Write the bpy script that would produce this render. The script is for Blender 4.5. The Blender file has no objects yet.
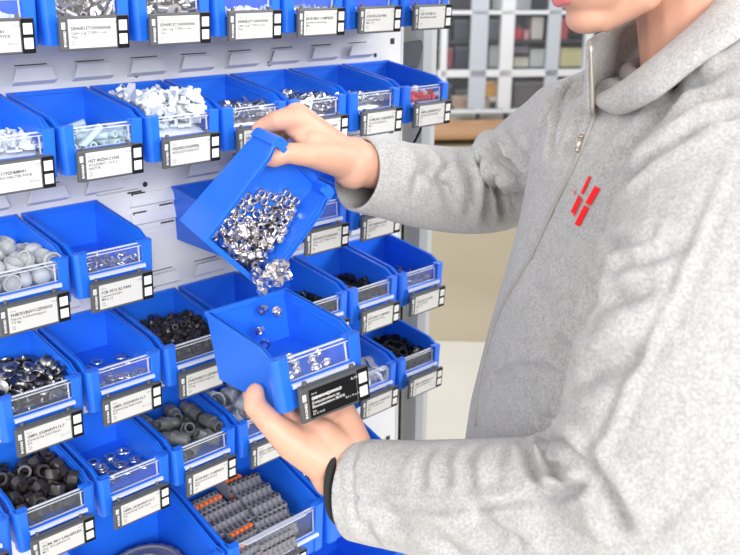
import bpy, bmesh, math, random
from mathutils import Vector, Matrix, Quaternion, noise
from mathutils.bvhtree import BVHTree
random.seed(7)
S = bpy.context.scene
COL = S.collection
P = 0.105                    # one bin pitch in metres
Z0 = 1.4138                  # height of the rim of the second row of bins
PI = math.pi

# ------------------------------------------------------------------ camera
F_PX, YAW, PITCH, ROLL = 896.0, 0.7617, 0.3300, 0.0035
CAM = Vector((-3.9809, -10.068, 1.2971))          # in bin pitches, from the wall panel
_fw = Vector((math.sin(YAW)*math.cos(PITCH), math.cos(YAW)*math.cos(PITCH), -math.sin(PITCH)))
_r0 = Vector((math.cos(YAW), -math.sin(YAW), 0)); _u0 = _r0.cross(_fw)
RT = _r0*math.cos(ROLL)+_u0*math.sin(ROLL); UP = _u0*math.cos(ROLL)-_r0*math.sin(ROLL); FW = _fw

def wp(x, y, z):
    """bin-pitch coordinates to metres"""
    return Vector((x*P, y*P, Z0+z*P))
def at(px, py, d):
    """the point at distance d (bin pitches) along the view through a pixel, in metres"""
    q = CAM + d*(FW + (px-370)/F_PX*RT - (py-277.5)/F_PX*UP)
    return wp(*q)
cd = bpy.data.cameras.new('camera'); cam = bpy.data.objects.new('camera', cd); COL.objects.link(cam)
cd.sensor_width = 36; cd.lens = F_PX/740*36; cd.clip_start = .02; cd.clip_end = 200
m = Matrix((RT, UP, -FW)).transposed().to_4x4(); m.translation = wp(*CAM); cam.matrix_world = m
cd.dof.use_dof = True; cd.dof.focus_distance = 1.0; cd.dof.aperture_fstop = 9.0
S.camera = cam

# ------------------------------------------------------------------ helpers
def mat(name, color, rough=.5, metal=0., bump=None, spec=.5, mottle=None, coat=0., sss=0., emit=None, sheen=0.):
    m = bpy.data.materials.new(name); m.use_nodes = True
    nt = m.node_tree; b = nt.nodes['Principled BSDF']
    b.inputs['Base Color'].default_value = (*color, 1)
    b.inputs['Roughness'].default_value = rough; b.inputs['Metallic'].default_value = metal
    b.inputs['Specular IOR Level'].default_value = spec
    b.inputs['Coat Weight'].default_value = coat
    b.inputs['Sheen Weight'].default_value = sheen
    if sss:
        b.inputs['Subsurface Weight'].default_value = sss
        b.inputs['Subsurface Radius'].default_value = (.012, .005, .003); b.inputs['Subsurface Scale'].default_value = .6
    if emit:
        b.inputs['Emission Color'].default_value = (*emit[:3], 1); b.inputs['Emission Strength'].default_value = emit[3]
    tc = None
    if bump or mottle:
        tc = nt.nodes.new('ShaderNodeTexCoord')
    if mottle:       # (scale, other colour, detail)
        n = nt.nodes.new('ShaderNodeTexNoise'); n.inputs['Scale'].default_value = mottle[0]; n.inputs['Detail'].default_value = mottle[2]
        r = nt.nodes.new('ShaderNodeValToRGB'); r.color_ramp.elements[0].position = .35; r.color_ramp.elements[1].position = .65
        r.color_ramp.elements[0].color = (*color, 1); r.color_ramp.elements[1].color = (*mottle[1], 1)
        nt.links.new(tc.outputs['Object'], n.inputs['Vector']); nt.links.new(n.outputs['Fac'], r.inputs['Fac'])
        nt.links.new(r.outputs['Color'], b.inputs['Base Color'])
    if bump:         # (scale, strength, distance)
        n = nt.nodes.new('ShaderNodeTexNoise'); n.inputs['Scale'].default_value = bump[0]; n.inputs['Detail'].default_value = 4
        k = nt.nodes.new('ShaderNodeBump'); k.inputs['Strength'].default_value = bump[1]; k.inputs['Distance'].default_value = bump[2]
        nt.links.new(tc.outputs['Object'], n.inputs['Vector']); nt.links.new(n.outputs['Fac'], k.inputs['Height'])
        nt.links.new(k.outputs['Normal'], b.inputs['Normal'])
    return m
def clear(name, tint, rough=.05, white=.06, fac=.12):
    """clear plastic: mostly see-through, a little gloss and haze"""
    m = bpy.data.materials.new(name); m.use_nodes = True; nt = m.node_tree; nt.nodes.clear()
    o = nt.nodes.new('ShaderNodeOutputMaterial'); t = nt.nodes.new('ShaderNodeBsdfTransparent'); t.inputs['Color'].default_value = (*tint, 1)
    g = nt.nodes.new('ShaderNodeBsdfGlossy'); g.inputs['Roughness'].default_value = rough
    d = nt.nodes.new('ShaderNodeBsdfDiffuse'); d.inputs['Color'].default_value = (.9, .93, 1, 1)
    lw = nt.nodes.new('ShaderNodeFresnel'); lw.inputs['IOR'].default_value = 1.45
    a = nt.nodes.new('ShaderNodeMixShader'); b = nt.nodes.new('ShaderNodeMixShader')
    a.inputs[0].default_value = white
    nt.links.new(t.outputs[0], a.inputs[1]); nt.links.new(d.outputs[0], a.inputs[2])
    ge = nt.nodes.new('ShaderNodeNewGeometry'); mu = nt.nodes.new('ShaderNodeMath'); mu.operation = 'MULTIPLY'; iv = nt.nodes.new('ShaderNodeMath'); iv.operation = 'SUBTRACT'; iv.inputs[0].default_value = 1
    nt.links.new(ge.outputs['Backfacing'], iv.inputs[1]); nt.links.new(lw.outputs[0], mu.inputs[0]); nt.links.new(iv.outputs[0], mu.inputs[1])
    nt.links.new(mu.outputs[0], b.inputs[0]); nt.links.new(a.outputs[0], b.inputs[1]); nt.links.new(g.outputs[0], b.inputs[2])
    nt.links.new(b.outputs[0], o.inputs['Surface'])
    return m

def box(bm, x0, x1, y0, y1, z0, z1, mi=0):
    vs = [bm.verts.new((x, y, z)) for x in (x0, x1) for y in (y0, y1) for z in (z0, z1)]
    for f in ((0,1,3,2),(4,6,7,5),(0,4,5,1),(2,3,7,6),(0,2,6,4),(1,5,7,3)):
        fc = bm.faces.new([vs[i] for i in f]); fc.material_index = mi
    return vs
def prism(bm, poly, axis, a, b, mi=0):
    """extrude a 2-D outline along an axis from a to b; outline coords are the two other axes in order"""
    def co(p, t):
        return {'x': (t, p[0], p[1]), 'y': (p[0], t, p[1]), 'z': (p[0], p[1], t)}[axis]
    A = [bm.verts.new(co(p, a)) for p in poly]; B = [bm.verts.new(co(p, b)) for p in poly]; n = len(poly)
    fs = [bm.faces.new(A[::-1]), bm.faces.new(B)] + [bm.faces.new((A[i], A[(i+1) % n], B[(i+1) % n], B[i])) for i in range(n)]
    for f in fs: f.material_index = mi
    return A+B
def tube(bm, pts, rad, seg=12, cap=True, mi=0):
    """a tube through points with one radius per point"""
    pts = [Vector(p) for p in pts]; rings = []; n = len(pts)
    if not hasattr(rad, '__len__'): rad = [rad]*n
    prev = None
    for i, p in enumerate(pts):
        t = (pts[min(i+1, n-1)]-pts[max(i-1, 0)]).normalized()
        if prev is None:
            a = t.cross(Vector((0, 0, 1)) if abs(t.z) < .9 else Vector((1, 0, 0))).normalized()
        else:
            a = (prev - t*prev.dot(t)).normalized()
        prev = a; b = t.cross(a)
        rings.append([bm.verts.new(p+rad[i]*(math.cos(2*PI*k/seg)*a+math.sin(2*PI*k/seg)*b)) for k in range(seg)])
    for i in range(n-1):
        for k in range(seg):
            f = bm.faces.new((rings[i][k], rings[i][(k+1) % seg], rings[i+1][(k+1) % seg], rings[i+1][k])); f.material_index = mi; f.smooth = True
    if cap:
        for r, rev in ((rings[0], 1), (rings[-1], 0)):
            f = bm.faces.new(r[::-1] if rev else r); f.material_index = mi
def lathe(bm, prof, seg=24, mi=0, sides=None, closed=False):
    """turn an (r, z) profile about z; sides=6 makes it hexagonal where flagged by negative r"""
    rings = []
    for (r, z) in prof:
        if abs(r) < 1e-6: rings.append([bm.verts.new((0, 0, z))]); continue
        ring = []
        for k in range(seg):
            a = 2*PI*k/seg; rr = abs(r)
            if r < 0:
                q = (a % (PI/3))-PI/6; rr = abs(r)*math.cos(PI/6)/math.cos(q)
            ring.append(bm.verts.new((rr*math.cos(a), rr*math.sin(a), z)))
        rings.append(ring)
    pairs = list(zip(rings, rings[1:])) + ([(rings[-1], rings[0])] if closed else [])
    for A, B in pairs:
        for k in range(seg):
            k2 = (k+1) % seg
            if len(A) == 1 and len(B) == 1: continue
            if len(A) == 1: f = bm.faces.new((A[0], B[k2], B[k]))
            elif len(B) == 1: f = bm.faces.new((A[k], A[k2], B[0]))
            else: f = bm.faces.new((A[k], A[k2], B[k2], B[k]))
            f.material_index = mi
def mesh(name, bm, mats, bevel=0, smooth=False, scale=None):
    if scale: bmesh.ops.scale(bm, vec=(scale,)*3, verts=bm.verts)
    bmesh.ops.recalc_face_normals(bm, faces=bm.faces)
    if bevel:
        es = [e for e in bm.edges if len(e.link_faces) == 2 and e.calc_face_angle(0) > .6]
        bmesh.ops.bevel(bm, geom=es, offset=bevel, segments=2, affect='EDGES', profile=.6, clamp_overlap=True)
    if smooth:
        for f in bm.faces: f.smooth = True
    me = bpy.data.meshes.new(name); bm.to_mesh(me); bm.free()
    for mm in (mats if isinstance(mats, (list, tuple)) else [mats]): me.materials.append(mm)
    if smooth == 'angle':
        me.set_sharp_from_angle(angle=.7)
    return me
def obj(name, me, parent=None, loc=None, label=None, cat=None, group=None, kind=None):
    o = bpy.data.objects.new(name, me); COL.objects.link(o)
    if parent: o.parent = parent
    if loc is not None: o.location = loc
    if label: o['label'] = label
    if cat: o['category'] = cat
    if group: o['group'] = group
    if kind: o['kind'] = kind
    return o
def dup(root):
    r = root.copy(); COL.objects.link(r)
    for ch in root.children:
        c = ch.copy(); COL.objects.link(c); c.parent = r
        for g in ch.children:
            d = g.copy(); COL.objects.link(d); d.parent = c
    return r

# ------------------------------------------------------------------ materials
BLUE = mat('blue_plastic', (.016, .155, .78), .32, spec=.5)
HOLE = mat('dark_hole', (.01, .015, .05), .8)
WIN = clear('clear_window', (.97, .98, 1.), white=.035)
WINEDGE = clear('window_edge', (.9, .94, 1.), rough=.15, white=.55)
FRAME = mat('label_grey', (.085, .088, .095), .5)
BLACKP = mat('label_black', (.008, .008, .009), .7, spec=.15)
PAPER = mat('display_white', (.62, .62, .61), .5)
INK = mat('ink', (.06, .06, .07), .7)
INKW = mat('ink_white', (.85, .85, .85), .6)
BUTTON = mat('button_white', (.76, .76, .76), .4)
PANEL = mat('white_enamel', (.80, .80, .78), .4)
SLOT = mat('slot_dark', (.03, .03, .035), .8)
STEEL = mat('bright_steel', (.78, .77, .76), .22, 1.)
ZINC = mat('zinc', (.62, .62, .63), .34, 1.)
TIN = mat('tinned_metal', (.80, .74, .64), .32, 1., mottle=(40, (.70, .68, .66), 2))
DARKSTEEL = mat('dark_steel', (.30, .29, .29), .32, 1.)
BLACKNUT = mat('black_oxide', (.05, .045, .048), .35, .4)
BLACKPL = mat('black_plastic', (.012, .012, .013), .35)
GREYPL = mat('grey_plastic', (.11, .115, .115), .4)
GREYCAP = mat('pale_grey_plastic', (.46, .48, .49), .45)
GREYBLK = mat('terminal_grey', (.22, .215, .24), .5)
ORANGE = mat('orange_plastic', (.9, .16, .02), .45)
REDPL = mat('red_plastic', (.75, .03, .06), .4)
WHITEPL = mat('white_plastic', (.80, .80, .79), .4)
MILKY = mat('milky_plastic', (.74, .78, .82), .3, sss=.2)
GREENISH = mat('greenish_plastic', (.55, .68, .66), .25, sss=.2)
KNOB = mat('dark_red_knob', (.05, .012, .012), .3)
# ------------------------------------------------------------------ setting
CONC = mat('floor_pale', (.52, .49, .425), .45, mottle=(1.2, (.56, .53, .47), 3))
bm = bmesh.new(); box(bm, -12, 22, -9, 24, -.1, 0)
obj('floor', mesh('floor', bm, CONC), kind='structure')
WALLM = mat('wall_paint', (.78, .79, .80), .8)
bm = bmesh.new(); box(bm, -12, 22, 16, 16.15, 0, 5); obj('wall_back', mesh('wall_back', bm, WALLM), kind='structure')

def ground(px, py):
    q = FW + (px-370)/F_PX*RT - (py-277.5)/F_PX*UP; c = wp(*CAM)
    return c - q*(c.z/q.z)
class Plane:
    """an upright plane standing on the floor, u along it, v away from the viewer"""
    def __init__(s, o, ang):
        s.o = o; s.e = Vector((math.cos(ang), math.sin(ang), 0)); s.n = Vector((-s.e.y, s.e.x, 0)); s.ang = ang
    def uz(s, px, py, v=0):
        q = FW + (px-370)/F_PX*RT - (py-277.5)/F_PX*UP; c = wp(*CAM)
        t = (s.o+s.n*v-c).dot(s.n)/q.dot(s.n); h = c+q*t
        return (h-s.o).dot(s.e), h.z

# floor inlay of tan sheet beyond the pale walkway
TAN = mat('floor_tan', (.33, .275, .18), .5, mottle=(.9, (.37, .31, .21), 3))
a, b_, c, d = ground(330, 338), ground(620, 345), ground(640, 140), ground(420, 140)
bm = bmesh.new(); prism(bm, [(v.x, v.y) for v in (a, b_, c, d)], 'z', .001, .004)
obj('floor_inlay', mesh('floor_inlay', bm, TAN), kind='structure')

# glazed aluminium partition with castors, and what stands behind it
ALU = mat('pale_aluminium', (.74, .77, .82), .35, .25)
GLASS = clear('partition_glass', (.93, .95, .97), white=.02)
RUB = mat('castor_rubber', (.03, .03, .03), .6)
FAR = Plane(ground(470, 124), -YAW*.85)
part_root = obj('glazed_partition', None, loc=FAR.o, label='tall pale aluminium partition with glass panes on castors behind the worker', cat='partition')
part_root.rotation_euler.z = FAR.ang
def fbox(px0, py0, px1, py1, v0, v1):
    """box spanning a pixel window on the far plane, depth v0..v1 behind it"""
    u0, zb = FAR.uz(px0, py1, v0); u1, zt = FAR.uz(px1, py0, v0)
    return u0, u1, v0, v1, zb, zt
def fpart(name, spans, m, bevel=.004):
    bm = bmesh.new()
    for sp in spans: box(bm, *sp)
    return obj(name, mesh(name, bm, m, bevel), part_root)
def post(px0, px1, depth=.09):
    u0, _ = FAR.uz(px0, 60); u1, _ = FAR.uz(px1, 60)
    return (u0, u1, 0, depth, .16, 3.4)
for a, b_ in ((441, 447), (500, 513), (584, 592)):
    fpart('post', [post(a, b_)], ALU)
for a, b_ in ((470, 487), (546, 559)):
    fpart('door_stile', [post(a, b_, .05)], mat('door_alu', (.50, .55, .63), .4, .2))
L0, L1 = FAR.uz(438, 60)[0], FAR.uz(640, 60)[0]
for y0, y1 in ((10.5, 14.5), (70, 77), (109.5, 113)):
    zt = FAR.uz(500, y0)[1]; zb = FAR.uz(500, y1)[1]
    fpart('crossbar', [(L0, L1, .0, .07, zb, zt)], ALU)
zt = FAR.uz(500, 12)[1]; zb = FAR.uz(500, 110)[1]
fpart('glass_pane', [(L0, L1, .05, .058, zb, zt)], GLASS, 0)
for px in (444, 478, 506, 588):
    u, _ = FAR.uz(px, 115); bm = bmesh.new()
    lathe(bm, [(0, -.025), (.055, -.025), (.062, 0), (.055, .025), (0, .025)], 20)
    bmesh.ops.rotate(bm, matrix=Matrix.Rotation(PI/2, 3, 'Y'), verts=bm.verts)
    k = obj('castor', mesh('castor', bm, RUB), part_root, (u, .04, .064))
    bm = bmesh.new(); box(bm, -.035, .035, -.03, .03, .06, .11); box(bm, -.036, -.03, -.02, .02, -.01, .07); box(bm, .03, .036, -.02, .02, -.01, .07)
    obj('castor_fork', mesh('castor_fork', bm, ALU), k)

SHELFM = mat('shelf_grey', (.06, .065, .075), .5)
def fthing(name, px0, py0, px1, py1, v, dep, col, label, cat, group=None, lid=None):
    """a box-shaped article behind the partition: body plus lid or band"""
    u0, u1, v0, v1, zb, zt = fbox(px0, py0, px1, py1, v, v+dep)
    r = obj(name, None, loc=FAR.o+FAR.e*((u0+u1)/2)+FAR.n*v+Vector((0, 0, zb)), label=label, cat=cat, group=group); r.rotation_euler.z = FAR.ang
    w, h = u1-u0, zt-zb
    bm = bmesh.new(); box(bm, -w/2, w/2, 0, dep, 0, h)
    obj('body', mesh('body', bm, mat(name+'_body', col, .5), .01), r)
    bm = bmesh.new(); box(bm, -w*.515, w*.515, -.01, dep+.01, h*.86, h*1.01)
    obj('lid', mesh('lid', bm, mat(name+'_lid', lid or tuple(.7*c_+.1 for c_ in col), .5), .005), r)
    return r
# dark storage rack standing behind the glass
rk = obj('storage_rack', None, loc=FAR.o+FAR.n*.75, label='dark storage rack standing behind the glass partition', cat='rack'); rk.rotation_euler.z = FAR.ang
bm = bmesh.new(); u0, u1 = FAR.uz(436, 60, .75)[0], FAR.uz(640, 60, .75)[0]
box(bm, u0, u1, .7, .74, .1, 3.6); obj('back_panel', mesh('back_panel', bm, mat('rack_back', (.12, .12, .14), .7)), rk)
bm = bmesh.new(); box(bm, FAR.uz(488, 60, .74)[0], FAR.uz(545, 60, .74)[0], .69, .7, .1, 3.6); obj('back_panel', mesh('back_panel', bm, mat('rack_back_pale', (.58, .60, .64), .7)), rk)
zs = {}
for nm, py in (('a', 110), ('b', 68), ('c', 40), ('d', 12)):
    zz = FAR.uz(500, py, .75)[1]; zs[nm] = zz
    bm = bmesh.new(); box(bm, u0, u1, 0, .7, zz-.03, zz); obj('shelf', mesh('shelf', bm, SHELFM), rk)
for px in (437, 500, 570, 640):
    u = FAR.uz(px, 60, .75)[0]; bm = bmesh.new(); box(bm, u-.03, u+.03, .62, .69, 0, 3.6); obj('upright', mesh('upright', bm, SHELFM), rk)
arts = [
 ('parts_case', 434, 24, 452, 40, (.03,.03,.04), 'black case on the upper rack shelf beside the grey post', 'case'),
 ('parts_case', 434, 46, 446, 68, (.05,.05,.06), 'black case on the middle rack shelf beside the grey post', 'case'),
 ('canister', 447, 48, 453, 68, (.30,.05,.06), 'dark red canister on the middle rack shelf', 'canister'),
 ('parts_case', 455, 47, 469, 68, (.04,.05,.09), 'narrow dark case right of the red canister behind the glass', 'case'),
 ('parts_case', 454, 20, 469, 40, (.10,.10,.13), 'dark grey case on the upper rack shelf right of the black one', 'case'),
 ('equipment_box', 488, 20, 499, 40, (.16,.17,.20), 'grey equipment box left of the wide centre post, upper shelf', 'box'),
 ('equipment_box', 489, 46, 499, 68, (.55,.56,.58), 'pale equipment box left of the wide centre post, middle shelf', 'box'),
 ('carton', 515, 22, 523, 33.5, (.70,.05,.09), 'red carton right of the wide centre post', 'carton'),
 ('carton', 524, 24, 530, 33.5, (.75,.38,.42), 'pinkish carton next to the red one behind the glass', 'carton'),
 ('carton', 531, 18, 544, 40, (.78,.72,.66), 'cream carton on the upper shelf behind the glass', 'carton'),
 ('carton', 560, 19, 569, 40, (.55,.08,.08), 'red carton close to the worker\'s chin behind the glass', 'carton'),
 ('crate', 514, 49, 529, 56, (.20,.16,.22), 'dark crate above the pale crate behind the glass', 'crate'),
 ('crate', 514, 57, 529, 68, (.75,.72,.58), 'pale cream crate on the middle shelf behind the glass', 'crate'),
 ('crate', 530, 50, 545, 68, (.70,.72,.70), 'off-white crate on the middle shelf right of the cream crate', 'crate'),
 ('crate', 560, 49, 583, 68, (.78,.70,.35), 'yellowish crate near the right end of the middle shelf', 'crate'),
 ('parts_case', 438, 84, 452, 110, (.05,.06,.09), 'dark case on the bottom rack shelf at its left end', 'case'),
 ('equipment_box', 455, 90, 474, 110, (.13,.13,.17), 'dark grey equipment box on the bottom rack shelf', 'box'),
 ('parts_case', 514, 82, 583, 110, (.17,.14,.14), 'long dark brown case on the bottom rack shelf', 'case'),
]
for i, (nm, a, b_, c, d, col, lb, ct) in enumerate(arts):
    r = fthing(nm, a, b_, c, d, .78, .35, col, lb, ct)
    r.location.z = {110: zs['a'], 68: zs['b'], 40: zs['c'], 33.5: zs['c'], 56: zs['b']+.155}[d]+.002
    if d == 68 and b_ == 57: r.scale.z = .9
fthing('orange_bin', 486, 83, 497, 97, .14, .2, (.85, .42, .08), 'small orange box behind the lower glass near the centre post', 'box')
fthing('carton', 457, 99, 490, 110, .14, .3, (.50, .33, .22), 'brown cardboard carton low behind the partition', 'carton', lid=(.55, .38, .26))
# brown timber platform in front of the partition
WOOD = mat('brown_timber', (.36, .19, .085), .55, mottle=(3, (.42, .23, .11), 4))
g0 = ground(455, 146)
pr = obj('timber_platform', None, loc=g0, label='low brown timber platform on the floor in front of the partition', cat='platform'); pr.rotation_euler.z = FAR.ang
for k in range(3):
    bm = bmesh.new(); box(bm, -.75, 2.6, k*.3, k*.3+.29, .06, .10); obj('deck_board', mesh('deck_board', bm, WOOD, .005), pr)
bm = bmesh.new()
for x in (-.6, .9, 2.4): box(bm, x-.05, x+.05, 0, .89, 0, .06)
obj('bearer', mesh('bearer', bm, WOOD), pr)

# ------------------------------------------------------------------ wall panel of the rack
NROWS = {1: 1.315, 2: 0., 3: -1.369, 4: -2.749, 5: -4.135}
panel = obj('perforated_panel', None, loc=wp(0, 0, 0), label='white enamelled steel rack panel with hook louvres and slots carrying the blue bins', cat='panel')
bm = bmesh.new(); X0, X1 = -3.2, 6.28
for k in range(-1, 6):
    zt = 1.378*(1-k)-.52
    box(bm, X0, X1, .006, .045, zt+.008, zt+1.378-.008)
box(bm, X0, X1, .012, .05, -8.0, 2.5)
obj('sheet', mesh('sheet', bm, PANEL, .006, scale=P), panel)
for x in (X0, X1):
    bm = bmesh.new(); box(bm, x-.0, x+.05, -.0, .28, -8.0, 2.5)
    obj('edge_flange', mesh('edge_flange', bm, PANEL, .008, scale=P), panel)
# rows of square holes by the right edge and round holes between
bm = bmesh.new()
for k in range(-4, 13):
    z = 1.378*.5*(1-k)+.27
    box(bm, 6.04, 6.13, .0035, .02, z-.045, z+.045)
obj('square_slots', mesh('square_slots', bm, SLOT, scale=P), panel)
bm = bmesh.new()
for z in NROWS.values():
    for x, dz in ((1.66, .08), (5.72, .08), (1.66, -.15), (3.7, .08)):
        prism(bm, [(x+.035*math.cos(t*PI/8), z+dz+.035*math.sin(t*PI/8)) for t in range(16)], 'y', .0035, .02)
obj('round_holes', mesh('round_holes', bm, SLOT, scale=P), panel)
def louvre_mesh():
    bm = bmesh.new()
    prof = [(.006, -.13), (-.10, -.075), (-.10, .075), (-.082, .075), (-.082, -.06), (.006, -.10)]
    A = prism(bm, prof, 'x', 0, .50)
    # chamfered ends
    for v in bm.verts:
        if v.co.z > 0 and v.co.x < .01: v.co.x += .05
        if v.co.z > 0 and v.co.x > .45: v.co.x -= .05
    box(bm, .06, .44, .002, .01, .085, .105, 1)
    return mesh('hook_louvre', bm, [PANEL, SLOT], .006, scale=P)
LM = louvre_mesh()
for r, z in list(NROWS.items())+[(6, -5.51)]:
    for k in range(-3, 8):
        x = .10+.715*k
        if x < -2.4: continue
        if r == 3 and 1.0 < x < 1.9: continue
        obj('hook_louvre', LM, panel, (x*P, 0, (z+.19)*P))
# the bare spot where a bin has been taken out: stepped hook plates
def plate(x0, x1, z0, z1, nm='hook_plate'):
    bm = bmesh.new()
    prism(bm, [(.006, z0), (-.035, z0+.03), (-.012, z1), (.006, z1)], 'x', x0, x1)
    box(bm, x0+.03, x0+.045, -.0155, .0, z1-.10, z1+.012, 1); box(bm, x0+.03, x0+.22, -.0155, .0, z1-.004, z1+.012, 1)
    box(bm, x0+.42, x0+.62, -.002, .004, z0-.035, z0-.015, 1)
    obj(nm, mesh(nm, bm, [PANEL, SLOT], scale=P), panel)
plate(1.42, 2.1, -1.369-.20, -1.369-.02)
plate(1.42, 2.1, -1.369-.44, -1.369-.27)
plate(.98, 1.55, -1.369+.03, -1.369+.19)

# rack uprights behind the panel edge
GREYP = mat('upright_grey', (.42, .42, .41), .5); PALEG = mat('upright_pale', (.40, .41, .42), .45)
def upright(x, y, w, d, z0, z1, m, label):
    r = obj('rack_upright', None, loc=wp(x, y, z0), label=label, cat='upright')
    bm = bmesh.new(); box(bm, 0, w, 0, d, 0, z1-z0); obj('column', mesh('column', bm, m, .02, scale=P), r)
    bm = bmesh.new(); box(bm, -.15, w+.15, -.15, d+.15, 0, .06); obj('base_plate', mesh('base_plate', bm, m, .01, scale=P), r)
FL = -Z0/P
upright(6.36, .30, .22, .4, FL, 3.2, mat('upright_dark', (.16, .16, .15), .6), 'dark steel upright directly behind the right edge of the white panel')
upright(6.95, .15, .40, .5, FL, 3.2, PALEG, 'pale grey steel upright beyond the right edge of the white panel')
upright(7.55, 1.0, .5, .5, FL, 3.2, GREYP, 'mid grey steel upright furthest right of the rack posts')
# dark hand-held terminal hanging on the upright
tm = obj('tablet_holder', None, loc=at(396, 67, 14.6), label='dark tablet hanging beside the right edge of the white panel', cat='tablet'); tm.rotation_euler = (-.15, .05, -.7)
bm = bmesh.new(); prism(bm, [(-.05, .0), (.36, .0), (.46, .46), (.0, .38)], 'y', 0, .05); obj('housing', mesh('housing', bm, mat('tablet_dark', (.07, .07, .085), .5), .02, scale=P), tm)
bm = bmesh.new(); box(bm, -.12, .1, .02, .10, .12, .24); obj('bracket', mesh('bracket', bm, BLACKP, .02, scale=P), tm)
bm = bmesh.new(); q0 = at(404, 152, 14.6); q = [Vector((q0.x, q0.y, .003)), Vector((q0.x, q0.y, .6)), q0, at(410, 149, 14.5), at(415, 141, 14.4), at(420, 131, 14.3), at(423, 120, 14.2)]
tube(bm, q, .0022, 8); obj('cable', mesh('cable', bm, BLACKP, smooth=True), label='thin black cable hanging beside the white panel\'s right edge', cat='cable')

# ------------------------------------------------------------------ bins
def arc(cx, cy, r, a0, a1, n=6):
    return [(cx+r*math.cos(a0+(a1-a0)*i/n), cy+r*math.sin(a0+(a1-a0)*i/n)) for i in range(n+1)]
def tray_mesh(W, D, H, kink, drop, pw, pd, sill, pegs=True, slope=0, fl=0):
    """open-fronted storage bin: x 0..W, y 0 (wall) to -D (front), z 0 (rim) to -H"""
    bm = bmesh.new(); t = .026; yk = -kink
    top = [(0, 0), (yk, -slope), (-D+pd*.9, -drop), (-D+.04, -drop)]
    bot = [(-D+.04, -H), (0, -H)]
    for x0, x1 in ((.034, .034+t), (W-.034-t, W-.034)):
        prism(bm, top+bot, 'x', x0, x1)
    lip = top[:3]+[(-D+pd*.9, -drop-.045), (yk, -slope-.05), (0, -.05)]
    prism(bm, lip, 'x', .016, .066); prism(bm, lip, 'x', W-.066, W-.016)
    # inner ledge just under the rim
    led = [(0, -.075), (yk, -slope-.075), (-D+pd*.9, -drop-.07), (-D+pd*.9, -drop-.085), (yk, -slope-.09), (0, -.09)]
    prism(bm, led, 'x', .05, .074); prism(bm, led, 'x', W-.074, W-.05)
    box(bm, .034, W-.034, -t-.012, -.012, -H, -.01)
    box(bm, .016, W-.016, -.055, 0, -.05, 0)
    box(bm, .034, W-.034, -D+.03, -.012, -H, -H+t)
    if fl: box(bm, .038, W-.038, -D+.03, -.02, -fl-t, -fl)
    for s in (0, 1):
        fx = (lambda v: v) if not s else (lambda v: W-v)
        pol = arc(.06, -D+.06, .06, PI, 1.5*PI)+[(pw, -D), (pw, -D+.035), (.05, -D+pd), (0, -D+pd)]
        pol = [(fx(x), y) for x, y in pol]
        prism(bm, pol if not s else pol[::-1], 'z', -H, -drop)
        # slim shoulder the window slides into
        x0, x1 = sorted((fx(.05), fx(pw+.03))); box(bm, x0, x1, -D+.05, -D+.11, -drop-.03, -drop+.004)
    box(bm, pw-.02, W-pw+.02, -D+.02, -D+.055, -H, -sill)
    box(bm, pw-.02, W-pw+.02, -D-.018, -D+.06, -sill-.05, -sill)
    for v in bm.verts:       # draft: narrower towards the base
        k = max(0, -v.co.z-.08)/H
        v.co.x = W/2+(v.co.x-W/2)*(1-.05*k); v.co.y *= 1-.02*k
    if pegs:
        for x in (.075, W-.075):
            prism(bm, [(x+.013*math.cos(q*PI/4), -D+.07+.013*math.sin(q*PI/4)) for q in range(8)], 'z', -drop-.02, -drop+.0015, 1)
    bmesh.ops.recalc_face_normals(bm, faces=bm.faces)
    return mesh('tray', bm, [BLUE, HOLE], .007, scale=P)
def window_mesh(W, D, pw, top, sill, lip=False):
    bm = bmesh.new()
    x0, x1 = pw-.01, W-pw+.01
    box(bm, x0, x1, -D+.07, -D+.083, -sill-.02, -top)
    box(bm, x0, x1, -D+.066, -D+.086, -top-.008, -top+.006, 1)  # pale bars with the glint of the clear plastic edge put into their colour
    box(bm, x0, x1, -D+.060, -D+.07, -top-.040, -top-.030, 1)
    prism(bm, [(-D+.06, -sill+.004), (-D-.030, -sill-.012), (-D-.030, -sill-.050), (-D-.022, -sill-.050), (-D-.022, -sill-.018), (-D+.06, -sill-.004)], 'x', x0+.01, x1-.01, 1)
    box(bm, x1-.045, x1-.032, -D+.055, -D+.07, -sill, -top-.03, 1)
    if lip: prism(bm, [(-D+.06, -top), (-D-.05, -top+.03), (-D-.05, -top+.045), (-D+.06, -top+.02)], 'x', x0+.1, x1-.25, 1)
    return mesh('front_window', bm, [WIN, WINEDGE], scale=P)
_tx = {}
def text_bm(bm, s, x, z, size, y, mi=0, rot=0, bold=0):
    """lettering laid in the x-z plane, facing -y"""
    key = (s, bold)
    if key not in _tx:
        cu = bpy.data.curves.new('lettering', 'FONT'); cu.body = s; cu.size = 1; cu.resolution_u = 1; cu.offset = bold
        o = bpy.data.objects.new('lettering', cu); COL.objects.link(o)
        me = bpy.data.meshes.new_from_object(o.evaluated_get(bpy.context.evaluated_depsgraph_get()))
        _tx[key] = ([v.co.copy() for v in me.vertices], [list(p.vertices) for p in me.polygons])
        bpy.data.objects.remove(o); bpy.data.curves.remove(cu); bpy.data.meshes.remove(me)
    vs, fs = _tx[key]; c, sn = math.cos(rot), math.sin(rot)
    nv = [bm.verts.new((x+size*(v.x*c-v.y*sn), y, z+size*(v.x*sn+v.y*c))) for v in vs]
    for f in fs:
        try: bm.faces.new([nv[i] for i in f]).material_index = mi
        except ValueError: pass
LW, LH = .755, .335
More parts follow.
